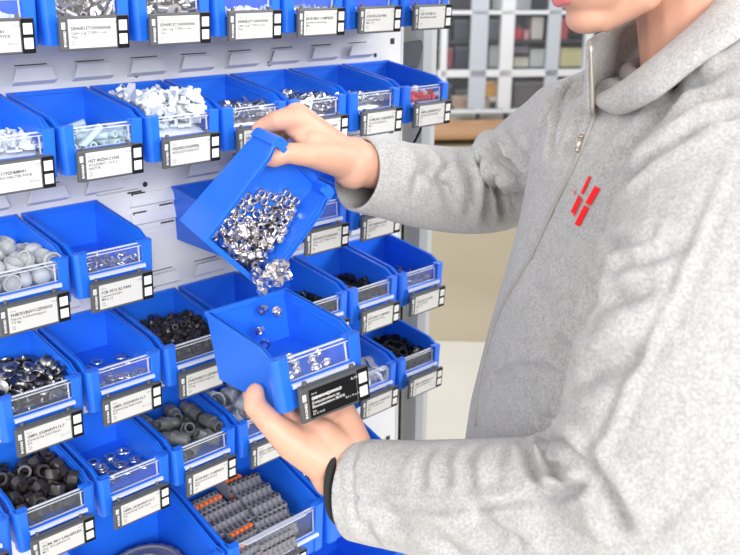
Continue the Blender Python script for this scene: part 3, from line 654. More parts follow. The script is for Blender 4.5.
# where each small part came to rest in its bin: x, y, z in thousandths of a bin pitch, then the rotation quaternion in 63rds
POSES = {
 (1, -1, 'bits'): [161,-1056,-694,60,0,0,-19,149,-719,-694,14,0,0,-62,377,-1010,-694,38,0,0,-50,441,-662,-657,3,2,54,33,565,-1006,-694,45,0,0,-44,610,-629,-669,10,-20,57,-16,850,-905,-669,18,-51,32,-7,851,-694,-669,17,-49,34,-7,284,-923,-669,17,-58,-17,9,173,-876,-669,18,-60,-6,5,460,-1060,-684,28,-4,6,-56,406,-737,-694,4,0,0,63,671,-1140,-694,59,0,0,21,571,-756,-694,13,0,0,-62,819,-1111,-694,11,0,0,62,700,-753,-669,11,-43,-42,16,276,-1057,-694,37,0,0,51,328,-494,-694,55,0,0,-30,502,-1153,-694,63,0,0,-4,330,-807,-694,63,0,0,-2,717,-1031,-658,38,-40,20,-23,563,-508,-694,34,0,0,-53,820,-1001,-694,58,0,0,-24,787,-772,-658,22,-35,47,-3,157,-973,-673,58,-17,3,-19,161,-778,-673,5,-3,16,-61,329,-893,-647,55,18,7,24,264,-658,-669,19,-56,22,-3,654,-1016,-657,43,30,-9,-34,599,-878,-694,59,0,0,-23],
 (1, 0, 'lug'): [550,-677,-655,26,-34,34,-31,857,-640,-664,42,-3,-1,47,161,-1065,-665,59,-4,1,-22,557,-1086,-655,29,34,30,33,108,-949,-584,19,39,-42,-18,606,-878,-664,18,43,-39,-16,249,-585,-663,42,0,2,-47,869,-501,-588,21,-39,-27,35,117,-686,-664,47,0,0,42,857,-1002,-665,41,3,-3,-47,471,-1127,-662,15,42,43,11,165,-119,-653,48,-39,-8,3,437,-199,-665,61,-4,-1,15,791,-1175,-609,13,55,-4,27,323,-1170,-628,3,15,3,61,712,-113,-665,24,-58,0,0,455,-705,-663,40,1,1,-49,453,-1038,-588,54,8,-16,-27,299,-221,-621,54,-20,-24,10,515,-117,-566,4,-17,18,58,166,-210,-656,39,-47,-14,8,670,-157,-579,39,49,-3,7,373,-1100,-610,24,41,-39,14,802,-768,-665,11,27,52,21,869,-264,-614,45,-1,-45,-1,730,-1042,-659,3,-42,-46,13,401,-915,-648,11,-15,60,-8,711,-204,-653,47,42,-4,1,173,-1175,-502,36,52,-3,-6,773,-456,-644,46,6,-14,-40,140,-950,-502,44,4,9,44,550,-278,-658,1,-2,-53,-35,293,-274,-546,47,2,-23,35,707,-1170,-560,21,7,41,-43,180,-341,-660,31,55,-4,0,469,-382,-665,24,-58,-8,3,172,-738,-606,10,-42,-45,10,404,-408,-575,56,14,7,-25,198,-241,-566,9,-42,-43,-17,550,-384,-575,58,18,14,-9,192,-926,-641,55,-2,-9,-29,626,-1037,-505,47,-29,-26,-16,353,-687,-664,49,0,0,40,701,-262,-554,48,-36,-18,4,478,-675,-581,44,10,5,44,792,-308,-606,16,-49,-9,-35,438,-334,-499,3,-46,-43,3,648,-1108,-609,33,-32,-35,-24,270,-727,-610,38,17,-10,-46,675,-508,-638,21,-38,-45,7,537,-1118,-466,9,56,19,21,585,-509,-607,39,-10,-49,0,197,-425,-617,24,-53,-19,-15,667,-1169,-478,20,-57,-9,-14,348,-473,-640,48,-11,-3,-39,863,-794,-584,10,42,45,10,456,-1059,-496,5,-17,55,-26,788,-919,-616,52,9,-15,-32,109,-376,-568,34,25,-30,-35,563,-770,-525,42,-13,-19,41,198,-459,-528,44,17,-18,37,663,-738,-645,11,-30,-54,5,229,-1038,-547,10,42,46,0,652,-878,-590,15,49,-34,-13,588,-852,-437,2,-27,-55,15,731,-864,-536,8,18,-60,7,220,-716,-539,8,-38,-49,6,750,-426,-543,43,21,-16,-37,467,-747,-504,38,-9,-12,48,684,-542,-556,27,-25,-49,16,346,-898,-573,29,-27,17,-46,624,-214,-517,13,-6,62,-4,359,-722,-564,21,24,9,54,776,-701,-527,52,-11,-6,-33,415,-912,-508,27,37,30,32,712,-863,-436,19,-13,-39,44,274,-1078,-448,9,62,8,2,852,-667,-472,15,-48,23,-30,122,-1124,-414,8,47,41,3,684,-703,-504,10,56,-20,20,811,-429,-468,10,-1,-58,24,361,-527,-523,28,21,-50,-15,278,-495,-516,9,36,-10,50,810,-994,-475,9,-39,-8,-48,288,-844,-510,10,22,-58,-7],
 (1, 1, 'lug'): [455,-1035,-665,35,-2,4,-53,868,-889,-664,18,41,40,18,113,-939,-658,24,-31,-42,26,708,-213,-665,61,4,1,17,197,-113,-665,24,-59,0,0,575,-922,-665,53,4,-2,-34,113,-1126,-620,36,-14,-42,26,670,-882,-658,8,34,52,-3,518,-231,-664,1,59,24,0,763,-835,-658,7,41,47,-5,446,-346,-653,21,-13,-39,43,429,-1179,-613,44,-45,4,1,438,-521,-655,35,32,-31,-27,823,-428,-664,7,29,54,13,121,-354,-666,16,45,39,13,748,-320,-583,57,5,-7,-25,433,-781,-662,13,34,50,12,528,-514,-658,25,32,-41,-26,319,-1079,-659,13,51,35,0,862,-264,-633,40,-14,-32,34,340,-431,-665,14,38,45,16,690,-1162,-664,21,60,-3,-2,179,-822,-652,42,-24,15,-38,568,-1123,-606,6,50,-13,35,201,-338,-607,2,-46,38,20,861,-986,-578,24,43,29,26,535,-165,-588,5,6,63,3,760,-1033,-644,6,37,-50,5,289,-120,-543,45,-41,-18,-4,645,-387,-660,3,55,-29,-9,198,-1135,-607,39,19,-45,9,580,-697,-644,12,36,-50,-6,358,-860,-642,7,51,-36,2,500,-1058,-598,3,23,-58,12,297,-422,-594,23,49,22,24,445,-260,-536,54,2,-6,33,112,-642,-659,23,-33,-42,25,442,-417,-566,33,47,15,21,276,-951,-634,46,2,-18,-39,827,-262,-535,29,-24,-20,47,259,-232,-610,5,-57,-7,-26,867,-550,-606,10,-43,-27,-36,244,-567,-648,10,-62,1,-6,702,-415,-594,20,-18,-50,28,107,-275,-583,31,32,35,27,510,-677,-527,36,-33,-31,24,177,-502,-573,7,33,-50,-18,684,-295,-516,8,56,-29,-1,450,-601,-537,18,51,28,17,613,-513,-626,24,29,17,48,682,-112,-564,28,-13,-50,-24,811,-1148,-532,9,13,61,-4,435,-923,-553,36,-2,-7,-51,553,-1048,-513,13,-36,37,-34,256,-241,-492,15,-44,42,-2,867,-1014,-481,35,-27,-41,18,166,-998,-539,27,47,-29,-13,796,-796,-587,38,-5,-9,-49,478,-1023,-474,36,5,-24,-46,675,-784,-601,48,-11,2,39,108,-460,-531,17,-41,18,-41,668,-1061,-507,40,-16,-8,45,156,-219,-505,6,-41,45,-15,798,-614,-626,11,26,37,43,108,-920,-463,20,40,-43,-12,611,-1014,-434,48,-19,-1,-36,230,-671,-607,5,31,-5,55,529,-198,-462,4,-17,-57,-21,140,-786,-570,24,47,-32,-12,870,-682,-542,20,-40,28,-34,328,-678,-584,6,40,46,16,612,-423,-513,16,-24,-56,-1,358,-873,-557,10,-32,48,-23,592,-888,-524,4,61,10,11,245,-769,-609,7,-40,-6,-48,782,-539,-495,6,29,39,40,409,-470,-484,10,48,37,14,614,-575,-531,11,47,13,39,306,-819,-504,18,-39,39,-25,752,-731,-544,42,8,-29,-36,248,-613,-513,7,-34,-52,10,677,-629,-530,29,-38,-39,-13,271,-417,-460,12,-33,-52,5,581,-764,-531,31,2,-36,-41,359,-1040,-470,19,23,-43,-35],
 (1, 2, 'clipw'): [354,-864,-687,33,-24,34,-34,469,-953,-687,41,-32,27,-24,721,-933,-687,40,39,-15,-25,252,-1047,-687,38,28,31,29,545,-1092,-687,47,41,9,2,880,-1101,-673,43,3,15,43,120,-1143,-687,38,37,-18,-28,588,-981,-687,18,9,41,44,805,-923,-685,39,34,-19,-31,133,-1015,-687,40,-31,28,-25,354,-1137,-687,15,20,-37,-45,778,-1063,-687,7,13,-40,-47,225,-935,-687,47,-39,14,-8,686,-1133,-687,44,41,-9,-19],
 (1, 3, 'clip'): [193,-887,-689,39,38,-18,-28,549,-1064,-689,26,-29,-30,39,822,-978,-689,15,20,-37,-45,285,-1154,-689,2,-5,41,47,278,-721,-689,43,-40,-11,21,735,-1167,-689,3,4,41,-47,104,-1113,-689,34,25,33,33,514,-884,-689,7,13,-39,-47,663,-785,-689,36,36,-21,-31,189,-1113,-689,33,23,34,34,370,-1057,-689,28,18,37,38,660,-1113,-689,13,-5,41,-45,288,-953,-689,8,0,42,47,380,-839,-689,35,35,-22,-32,850,-1077,-689,28,-30,-29,38,116,-973,-689,38,37,-18,-28,451,-998,-689,41,39,-14,-23,757,-843,-689,39,38,-17,-27,237,-1027,-689,47,-41,5,2,674,-914,-689,41,32,27,24],
 (2, -1, 'bits'): [124,-1134,-694,57,0,0,28,170,-731,-694,23,0,0,59,114,-471,-656,5,46,42,-7,408,-1040,-694,34,0,0,53,375,-854,-694,61,0,0,18,427,-393,-694,50,0,0,-39,560,-1169,-694,63,0,0,-9,650,-720,-694,27,0,0,57,645,-495,-694,39,0,0,50,784,-1068,-669,12,-29,53,-14,792,-817,-694,20,0,0,60,804,-415,-694,32,0,0,-55,114,-1013,-668,13,-35,49,-12,87,-793,-656,28,-31,38,-28,259,-571,-694,5,0,0,-63,294,-970,-694,47,0,0,-42,488,-803,-661,6,-44,44,0,418,-595,-694,63,0,0,-1,690,-1207,-652,4,-3,-44,-45,698,-621,-694,1,0,0,63,571,-555,-664,5,18,56,-23,752,-944,-655,35,-29,-41,16,702,-878,-694,44,0,0,-46,862,-565,-694,43,0,0,46,239,-914,-655,42,-19,-35,25,143,-880,-657,59,18,13,4,119,-330,-673,40,-7,-5,-48,381,-1176,-669,19,-60,2,3,409,-692,-694,4,0,0,63,546,-338,-669,17,-46,39,-9,514,-992,-669,19,-60,2,3,568,-868,-694,39,0,0,-50,595,-155,-694,44,0,0,-46,855,-948,-694,56,0,0,-29,855,-731,-665,17,-43,38,-18,728,-444,-659,44,18,-2,-42,247,-1105,-694,42,0,0,47,221,-662,-674,15,5,15,59,292,-428,-669,9,-40,-45,16,420,-1054,-631,29,-10,-6,55,375,-731,-668,10,-3,-19,59,500,-328,-668,52,15,-12,-30,512,-1043,-662,44,8,13,-42,652,-876,-657,46,-16,-29,28,687,-353,-694,1,0,0,-63,859,-1138,-694,47,0,0,43,837,-639,-646,11,-25,-5,57,737,-542,-619,43,-31,-19,29,115,-1065,-635,42,11,-10,-45,131,-667,-653,10,-20,0,59,313,-363,-637,3,37,-50,7,377,-924,-660,8,-14,24,-56,275,-777,-661,47,-12,25,-31,367,-498,-666,40,-21,6,-44,612,-1043,-660,4,-30,56,2,560,-671,-657,30,-53,4,-14,581,-473,-665,7,-13,-1,61,781,-988,-625,31,-30,39,-25,725,-695,-642,10,57,-13,-23,805,-538,-630,3,49,32,-24,202,-1001,-606,38,-49,1,10,161,-782,-619,28,11,4,55,201,-471,-665,37,-21,8,-46,332,-1047,-630,6,46,40,14,357,-762,-625,32,32,16,-41,465,-460,-664,42,2,16,-44,593,-1076,-641,54,2,-4,32,591,-742,-664,18,-8,-23,55,489,-560,-615,18,5,56,-23,728,-1051,-637,15,26,3,-55,779,-716,-639,34,8,14,50,817,-169,-694,36,0,0,52,223,-1155,-650,59,-3,-20,11,192,-881,-568,11,4,59,-19,144,-567,-650,18,10,34,-49,367,-1137,-617,34,8,-8,52,447,-832,-611,34,-52,-13,2,298,-594,-631,62,2,-4,-12,580,-915,-625,52,14,-6,-32,574,-772,-607,50,14,-5,-35,637,-255,-663,11,-32,48,-24,681,-1138,-652,13,-10,21,57,775,-827,-644,19,-8,-20,56,860,-469,-640,54,-6,4,-32,214,-1045,-636,19,2,51,-31,115,-784,-580,32,-8,-10,53,157,-431,-620,62,-9,-8,1,412,-864,-590,2,10,-29,55,443,-684,-594,28,50,-24,-12,443,-560,-611,13,10,-27,-54],
 (2, 0, 'rod'): [436,-1027,-664,13,-6,44,43,727,-999,-664,31,24,37,-32,112,-619,-664,40,40,19,-19,648,-1050,-664,37,32,31,-24,110,-998,-664,28,-28,-35,-35,744,-429,-664,5,5,-44,-44,448,-1099,-579,43,-33,-30,12,866,-616,-664,19,-19,40,40,389,-1179,-572,47,-15,23,-32,287,-234,-664,43,-43,11,-11,232,-1051,-664,39,30,-33,22,511,-1017,-609,32,52,1,16,366,-907,-664,45,-45,3,-3,611,-1043,-586,25,-12,-45,-34,201,-650,-664,28,28,35,-35,480,-738,-664,41,27,35,-19,110,-1011,-579,0,0,-45,45,813,-882,-664,21,34,-29,39,231,-437,-664,25,25,-37,-37,816,-240,-664,33,37,-25,30,450,-409,-663,35,-40,-21,-28,618,-375,-663,45,-41,-17,0,387,-238,-664,40,45,-1,-20,712,-1050,-581,17,-31,33,40,192,-972,-600,39,-47,-12,-9,598,-558,-664,0,19,-40,45,110,-1054,-494,10,10,-44,44,804,-1051,-611,40,-29,-30,-24,270,-958,-554,36,-51,-2,-7,559,-671,-643,24,11,46,-34,655,-182,-620,29,35,15,41,859,-895,-565,28,-32,34,32],
 (2, 1, 'bits2'): [431,-770,-648,16,-42,43,-11,438,-473,-630,32,-29,24,-39,763,-930,-630,29,48,-23,-16,774,-385,-688,7,0,0,63,150,-993,-688,56,0,0,30,327,-211,-688,31,0,0,-55,511,-1142,-688,17,0,0,61,641,-720,-688,18,0,0,61,316,-982,-688,45,0,0,45,84,-512,-632,30,33,30,33,832,-821,-637,8,-44,44,-1,776,-602,-648,3,0,60,-19,450,-929,-591,46,5,37,-21,358,-420,-688,44,0,0,45,682,-1081,-634,11,-13,-52,31,829,-207,-648,16,-44,42,-10,238,-718,-631,40,49,1,4,197,-382,-688,52,0,0,-36,825,-844,-563,23,-41,41,-12,489,-90,-626,12,12,-43,43,180,-1148,-624,9,15,-12,59,290,-610,-636,5,-8,62,-5,577,-848,-624,1,42,47,-1,572,-520,-639,6,-40,-42,24,141,-824,-577,16,-44,-42,-6,167,-170,-634,4,-22,59,1,789,-1047,-630,10,-9,-43,44,448,-239,-647,1,10,-10,62,277,-828,-631,16,-18,41,-41,254,-628,-597,63,-5,-3,5,525,-788,-577,56,1,1,-29,823,-200,-551,35,-30,39,-16,199,-1030,-574,61,-15,2,-4,416,-364,-564,12,-19,4,59,520,-1094,-537,30,33,29,33,629,-358,-655,34,-14,-7,51,422,-1093,-543,24,45,33,-18,205,-152,-560,60,-9,-13,11,707,-1204,-535,44,-44,5,5,521,-199,-507,14,-41,42,-17,385,-856,-572,43,0,14,-44,315,-216,-573,59,6,-14,17,577,-866,-515,25,15,-10,55,829,-598,-599,46,-17,9,39,206,-885,-550,60,12,2,-15,382,-569,-495,15,-25,41,-38,529,-686,-536,46,-37,23,5,729,-217,-603,36,-42,1,-30,223,-753,-468,11,-58,3,22,191,-424,-598,35,9,2,52,626,-656,-506,0,-25,-3,-58,760,-515,-632,49,-37,-11,9,211,-1158,-468,23,58,4,-8,465,-200,-455,29,-33,37,-26,649,-1009,-522,15,-6,-33,52,700,-305,-587,54,-19,2,-26,412,-1088,-486,41,-21,21,38,291,-431,-561,42,-30,31,-19,742,-814,-528,37,-33,33,-21,834,-430,-507,16,-43,43,-4,357,-910,-474,22,-21,-16,53,210,-517,-516,60,15,-2,-11,525,-1036,-391,20,-39,-10,44,581,-395,-581,32,-24,-24,42,329,-730,-411,53,-34,-1,6,150,-372,-496,36,-1,-18,-48,843,-1070,-507,40,-14,14,-44,725,-468,-479,1,49,40,2,332,-778,-390,12,10,52,-32,373,-221,-439,47,-12,21,-35,658,-858,-453,35,15,23,45,835,-487,-442,41,10,-2,46,192,-490,-371,15,-49,-19,31,190,-608,-466,1,0,-16,61,790,-784,-378,8,-14,-61,-3,628,-292,-452,35,-22,-37,30,185,-970,-434,4,4,-62,13,197,-138,-440,58,-24,-1,3,835,-878,-366,42,9,-1,46,535,-655,-391,61,1,1,-17,309,-1080,-393,31,15,50,-18,365,-502,-421,29,-3,-35,-43,606,-1085,-427,43,0,0,-46,766,-618,-423,12,-8,-24,57,211,-1117,-373,49,34,-17,-10,231,-252,-457,63,-6,6,-2,488,-826,-428,31,-16,-7,52,723,-240,-447,10,-27,-24,51,106,-906,-353,19,-35,27,-40,547,-448,-430,26,1,-16,55,723,-984,-391,35,2,-20,49,708,-148,-459,31,2,51,19,227,-939,-413,36,-5,12,50,313,-360,-371,23,-19,54,12,717,-1155,-359,36,48,8,-18],
 (2, 2, 'bracket'): [233,-1148,-672,45,0,0,-45,152,-750,-676,41,-41,18,-18,245,-669,-679,8,54,-24,19,396,-986,-679,13,47,-37,16,326,-877,-679,9,-54,-26,-18,281,-541,-676,45,-45,-3,3,593,-983,-676,0,0,45,45,631,-773,-673,37,31,32,24,520,-435,-669,29,-26,16,47,615,-1099,-672,42,0,0,-47,831,-852,-679,7,-56,-22,-19,835,-609,-679,15,-42,-43,-14,329,-1079,-665,8,-29,13,54,160,-945,-676,41,-41,-18,18,96,-149,-679,14,42,-42,14,607,-1195,-676,42,42,14,14,330,-636,-672,16,0,0,-61,462,-451,-669,29,-26,16,47,616,-1032,-619,3,-3,46,-42,676,-714,-637,18,-21,-56,7,659,-342,-679,13,47,-37,16,876,-935,-673,26,-17,41,-36,800,-727,-676,39,39,22,22,764,-252,-669,32,25,18,-44,96,-964,-679,14,-42,-42,-14,103,-806,-676,12,12,43,43,130,-273,-676,33,33,30,30,386,-1139,-670,0,-15,49,-36,438,-732,-667,51,7,11,-35,518,-610,-672,38,0,0,-50,544,-1068,-676,26,-26,36,-36,453,-871,-679,16,38,-46,13,697,-614,-672,17,0,0,-61,794,-946,-669,35,24,20,-42,764,-827,-676,18,18,-41,-41,836,-310,-675,3,0,45,-45,158,-1060,-679,20,9,-59,3,138,-686,-676,4,4,44,44,211,-531,-676,5,-5,44,-44,482,-1127,-679,13,45,-40,15,361,-748,-663,14,4,19,58,458,-613,-676,25,25,37,37,704,-980,-676,33,33,30,30,576,-878,-679,20,2,-60,0,618,-464,-676,40,-40,20,-20,853,-933,-603,50,14,1,36,701,-906,-673,0,9,44,-45,805,-440,-673,14,46,-36,18,204,-1027,-640,32,-14,-24,47,120,-703,-617,43,43,-10,-12,231,-720,-628,53,-16,23,-18,483,-973,-667,32,22,15,-47,412,-671,-626,16,47,-32,22,390,-525,-667,9,1,-8,-62,703,-1181,-627,38,-38,30,-15,672,-848,-625,37,37,-32,-13,718,-332,-649,20,-35,-41,-26,769,-1147,-672,57,0,0,28,880,-776,-632,32,-31,32,31,761,-505,-679,12,48,-35,16,229,-893,-663,32,-11,-17,50,304,-810,-668,22,28,12,-51,150,-337,-672,58,0,0,24,526,-1171,-629,23,24,-28,-46,394,-840,-631,40,17,13,44,379,-428,-676,24,-24,-37,37,584,-933,-615,56,27,-7,-4,538,-808,-656,16,-59,-17,0,563,-668,-679,12,-48,-36,-16,837,-1161,-672,22,0,0,-59,797,-799,-615,14,41,-43,17,774,-369,-629,41,-44,-18,6,103,-910,-627,14,9,51,34,219,-813,-647,53,28,1,21,232,-613,-631,58,22,-1,12,295,-990,-655,46,11,31,28,319,-877,-604,9,55,-10,28,550,-220,-676,32,-32,31,-31,507,-768,-625,37,24,-45,-1,737,-564,-623,11,-61,1,-12,650,-556,-660,25,12,16,-55,742,-1071,-679,20,2,-60,1,830,-652,-636,23,-4,-54,-22,869,-435,-676,40,-40,-20,20,110,-817,-605,9,-38,-49,-2,161,-753,-568,42,47,4,-6,111,-480,-676,34,34,29,29,440,-1057,-631,44,8,7,-44,558,-551,-649,15,-33,31,-42,469,-306,-672,19,0,0,-60,667,-1083,-618,18,5,1,-60,601,-864,-623,38,-10,-49,1,659,-426,-624,42,31,30,19,791,-1029,-647,33,-17,-50,13,756,-918,-600,32,-30,-42,16,588,-150,-672,49,0,0,-40,236,-948,-627,59,-14,17,-2,300,-772,-583,13,-60,7,-13,122,-566,-656,40,21,-27,-34,426,-917,-620,8,14,-61,9,234,-897,-584,60,17,5,6,355,-595,-621,37,32,35,17,751,-1050,-591,22,58,-3,11,579,-749,-614,52,12,-9,-32,581,-364,-654,25,34,-43,20,866,-1027,-643,24,-4,47,-34,757,-688,-629,9,-15,54,28,870,-536,-630,3,22,9,59,102,-1147,-672,46,0,0,43,196,-647,-599,19,-23,-54,11],
 (2, 3, 'lug2'): [449,-1065,-672,12,34,51,6,103,-214,-676,47,-3,-3,42,879,-950,-669,33,-31,-33,28,686,-127,-675,63,-3,1,-5,101,-1071,-669,27,-26,-39,32,453,-647,-676,52,-4,2,-36,873,-1187,-564,36,22,31,-35,840,-771,-674,5,-2,0,63,261,-1192,-645,3,-2,48,41,227,-211,-675,50,-3,-1,38,530,-749,-653,17,45,-34,-22,529,-478,-669,29,38,30,28,457,-940,-625,25,46,-30,-17,367,-212,-676,40,-3,-3,49,738,-1182,-670,37,-50,-6,1,837,-102,-658,3,-8,-26,-57,415,-795,-673,16,-49,36,-7,299,-281,-670,15,-35,-48,14,553,-1103,-676,58,-4,2,-25,873,-716,-636,30,-29,-29,-37,325,-1012,-674,47,-5,-6,42,138,-732,-671,5,62,8,-8,502,-850,-670,29,-42,28,-24,838,-174,-656,2,-11,-7,-62,360,-1123,-675,15,1,1,-61,501,-293,-675,19,45,36,16,808,-1083,-672,10,41,47,-1,566,-539,-634,12,35,-51,-6,155,-1040,-676,19,47,-34,-14,438,-398,-675,10,-21,-53,24,549,-1109,-593,28,-4,-37,-43,493,-617,-641,29,22,-51,-8,210,-790,-676,1,5,-60,-19,295,-712,-657,5,-9,-11,-61,490,-868,-588,26,-32,-33,33,786,-250,-675,60,3,0,-21,309,-835,-672,6,-14,61,8,174,-251,-627,18,-29,47,-25,839,-1133,-598,6,19,-50,34,603,-206,-676,12,-29,-51,21,292,-1190,-571,38,-50,-2,-1,399,-674,-634,12,-48,-14,-36,597,-1038,-675,17,52,-29,-12,572,-618,-675,52,1,2,36,420,-780,-595,4,-33,49,22,451,-159,-676,18,-43,39,-16,618,-848,-675,13,45,-40,-15,676,-294,-676,3,9,-59,-20,414,-1173,-637,31,47,-5,28,104,-258,-613,9,47,41,-3,815,-876,-653,50,14,-23,-28,690,-377,-665,4,4,-21,59,422,-1087,-605,13,5,-19,-59,174,-340,-672,1,-27,56,13,564,-1166,-614,2,-16,47,-39,876,-540,-672,24,-42,34,-23,105,-1129,-614,47,9,-2,41,389,-299,-621,14,-19,-35,-47,683,-1089,-646,18,-7,-60,4,815,-355,-657,23,7,-10,57,283,-783,-616,19,-58,-15,5,486,-527,-624,4,-56,-18,-22,664,-1168,-596,2,-17,33,-51,654,-592,-667,28,-18,22,-49,214,-1137,-617,27,-7,-47,-32,360,-408,-676,19,-55,22,-7,702,-811,-663,19,18,27,51,766,-448,-663,6,63,-3,6,541,-1059,-534,62,-3,-12,4,138,-572,-674,62,0,2,10,704,-1091,-575,25,-9,-43,-38,472,-375,-614,55,14,-19,-21,218,-1070,-634,21,25,-45,30,142,-455,-654,29,-39,-39,10,724,-1005,-655,58,0,-12,-23,595,-420,-636,35,24,-13,44,195,-947,-671,4,-17,-60,8,430,-475,-584,21,12,-53,-25,570,-930,-615,9,-40,-46,14,836,-623,-646,46,-6,-28,33,413,-1053,-549,55,-3,-24,-20,99,-455,-599,45,-4,-20,38,674,-1007,-607,49,31,-26,4,728,-603,-675,5,32,-53,-10,278,-1111,-596,18,34,-46,19,390,-568,-627,10,-41,-46,9,244,-289,-586,54,6,7,32,403,-364,-586,15,-58,-19,-9,179,-858,-635,7,-61,13,5,259,-398,-672,46,-9,6,-41,773,-779,-624,33,48,-23,-3,658,-454,-633,46,20,-3,38,274,-1008,-618,63,1,-1,0,325,-448,-639,51,13,2,-34,545,-708,-585,19,-15,-58,-3,480,-571,-575,5,61,-4,16,310,-931,-617,0,-6,14,-61,204,-629,-669,10,0,-21,-59,876,-1047,-629,31,30,-14,44,879,-214,-594,29,-34,-32,30,295,-1040,-555,59,-15,-14,5,295,-648,-632,4,-4,-61,-16,740,-931,-652,56,18,-19,-13,657,-696,-613,22,12,3,58,110,-737,-596,15,44,39,18,219,-416,-616,11,54,30,1,703,-871,-585,13,17,40,43,775,-652,-644,1,-43,-44,-14,365,-959,-575,4,8,-10,62,316,-553,-634,17,45,4,41,582,-843,-569,20,-13,-49,32,677,-245,-604,10,-4,62,-4,308,-692,-575,18,4,-19,-57,96,-554,-581,39,-21,-44,-11,730,-816,-606,1,27,53,22,706,-656,-605,24,49,-30,-9,320,-867,-578,61,15,-8,-5,284,-477,-600,12,50,24,27,736,-973,-595,15,11,42,43,761,-154,-575,1,63,6,6,214,-684,-573,45,-40,-19,4,248,-574,-608,45,27,-34,10,492,-972,-555,5,-19,-58,-16,781,-632,-562,56,-24,2,-15,147,-906,-580,48,-29,-24,14,159,-579,-610,45,-32,-24,19,292,-1102,-520,56,-29,4,-4,871,-348,-620,0,41,44,-18,96,-874,-560,20,-40,26,-36,225,-108,-646,31,55,-6,6],
 (2, 4, 'clip'): [165,-1114,-689,47,39,15,9,276,-616,-689,8,14,-39,-47,394,-924,-672,4,0,-56,29,347,-690,-689,30,-31,-27,37,718,-1082,-688,38,34,28,23,599,-823,-688,28,-23,38,-34,298,-900,-689,7,1,42,-47,150,-883,-688,3,-9,-45,43,417,-1174,-688,42,44,14,8,593,-709,-676,31,1,14,-53,862,-1114,-689,32,22,35,35,646,-920,-679,40,-35,-4,34,302,-1078,-689,23,-26,-32,41,106,-531,-682,26,3,37,44,626,-1024,-689,29,19,37,38,553,-912,-688,25,-30,-34,37,717,-955,-689,37,-37,-20,29,876,-782,-689,35,-35,-23,32,130,-1186,-659,17,54,-6,-28,298,-742,-665,36,-3,-13,50,652,-1202,-674,56,-11,28,-3,512,-883,-664,10,-32,-29,45,854,-970,-689,39,-29,30,-28,780,-706,-689,37,-27,32,-30,265,-1202,-674,0,-27,12,56,114,-848,-675,49,5,31,25,398,-1001,-662,33,-42,32,6,511,-554,-689,32,33,-25,-35,802,-1170,-675,19,17,26,-51,689,-855,-678,50,33,10,-18,150,-1008,-672,16,25,15,-54,146,-940,-663,49,-32,-16,16,556,-1167,-689,7,0,42,-47,535,-826,-679,21,-6,34,48,754,-970,-668,43,26,-3,-38,854,-634,-689,38,-29,30,-28,211,-988,-689,34,24,34,33,247,-747,-679,22,-36,39,-26,529,-1138,-668,11,-35,-22,46,381,-504,-689,12,17,-38,-46,825,-1007,-676,52,-14,23,-23,684,-721,-689,33,34,-24,-34,310,-982,-679,52,-25,24,-7,187,-809,-688,31,-30,35,-29,485,-1001,-689,8,0,42,47,414,-614,-689,26,29,-30,-39,745,-1175,-670,49,-27,20,20,693,-768,-669,38,47,15,-10,268,-1138,-673,54,16,25,-14,314,-857,-658,0,-31,-30,45,458,-1101,-689,47,-42,3,4,454,-724,-687,47,-35,20,-12,811,-1044,-674,15,-16,20,56,780,-881,-689,27,29,-29,-39,306,-1056,-659,2,2,-54,-32,179,-574,-689,20,-11,40,-43,443,-1188,-658,44,-39,23,-6,467,-838,-674,8,23,20,-55,804,-1099,-664,20,51,-12,-28,756,-792,-674,45,-3,30,32,129,-1066,-676,9,19,26,-53,131,-738,-689,40,-39,-15,25,583,-1080,-674,53,22,21,-15,416,-808,-677,52,-29,16,14,704,-1098,-643,44,-42,17,-2,864,-680,-661,26,-27,-33,38,313,-1014,-643,59,19,14,2,241,-819,-655,35,-20,-3,48,494,-1088,-662,48,-38,5,16,619,-457,-689,18,-9,41,-44],
 (2, 5, 'redbit'): [124,-1049,-644,44,-8,-44,-8,307,-1161,-670,45,45,-1,-1,520,-804,-670,18,-18,41,-41,605,-1155,-670,23,-23,-38,38,728,-1159,-667,28,37,34,26,841,-885,-670,7,-7,44,-44,207,-531,-670,31,31,32,32,269,-898,-670,4,-4,-44,44,410,-1148,-645,26,31,-45,17,293,-1169,-596,10,10,-44,-44,502,-1156,-644,23,-38,23,38,451,-467,-670,44,44,5,5,763,-1038,-654,43,0,0,-46,743,-682,-670,15,-15,-42,42,853,-1018,-644,43,-12,43,12,504,-932,-644,41,18,-41,18,267,-779,-670,32,-32,31,-31,460,-355,-670,16,16,-42,-42,616,-963,-650,0,-47,42,0,601,-840,-611,44,-16,30,-30,857,-669,-670,36,36,-26,-26,202,-1091,-623,37,18,0,-48],
 (2, 5, 'whitebit'): [124,-722,-670,30,-30,-33,33,393,-719,-670,42,42,-16,-16,527,-1038,-670,13,-13,-43,43,661,-773,-670,24,24,-38,-38,109,-964,-548,7,44,44,8,282,-1038,-670,35,-35,28,-28,532,-669,-657,45,-19,13,-37,651,-1075,-635,13,17,-22,55,634,-622,-670,23,-23,38,-38,711,-928,-670,45,-45,-2,2,745,-806,-649,22,25,-52,11,119,-615,-643,2,-48,-3,-41,354,-978,-644,19,-40,19,40,375,-842,-670,41,41,-19,-19,740,-566,-644,30,33,-30,33,160,-1180,-653,61,14,6,-3,165,-823,-638,11,51,16,31,523,-1020,-572,27,35,27,-35,841,-1155,-650,24,8,-43,-38,151,-952,-654,40,0,0,-49,393,-1060,-624,24,9,-58,0,228,-644,-644,20,-40,-20,-40],
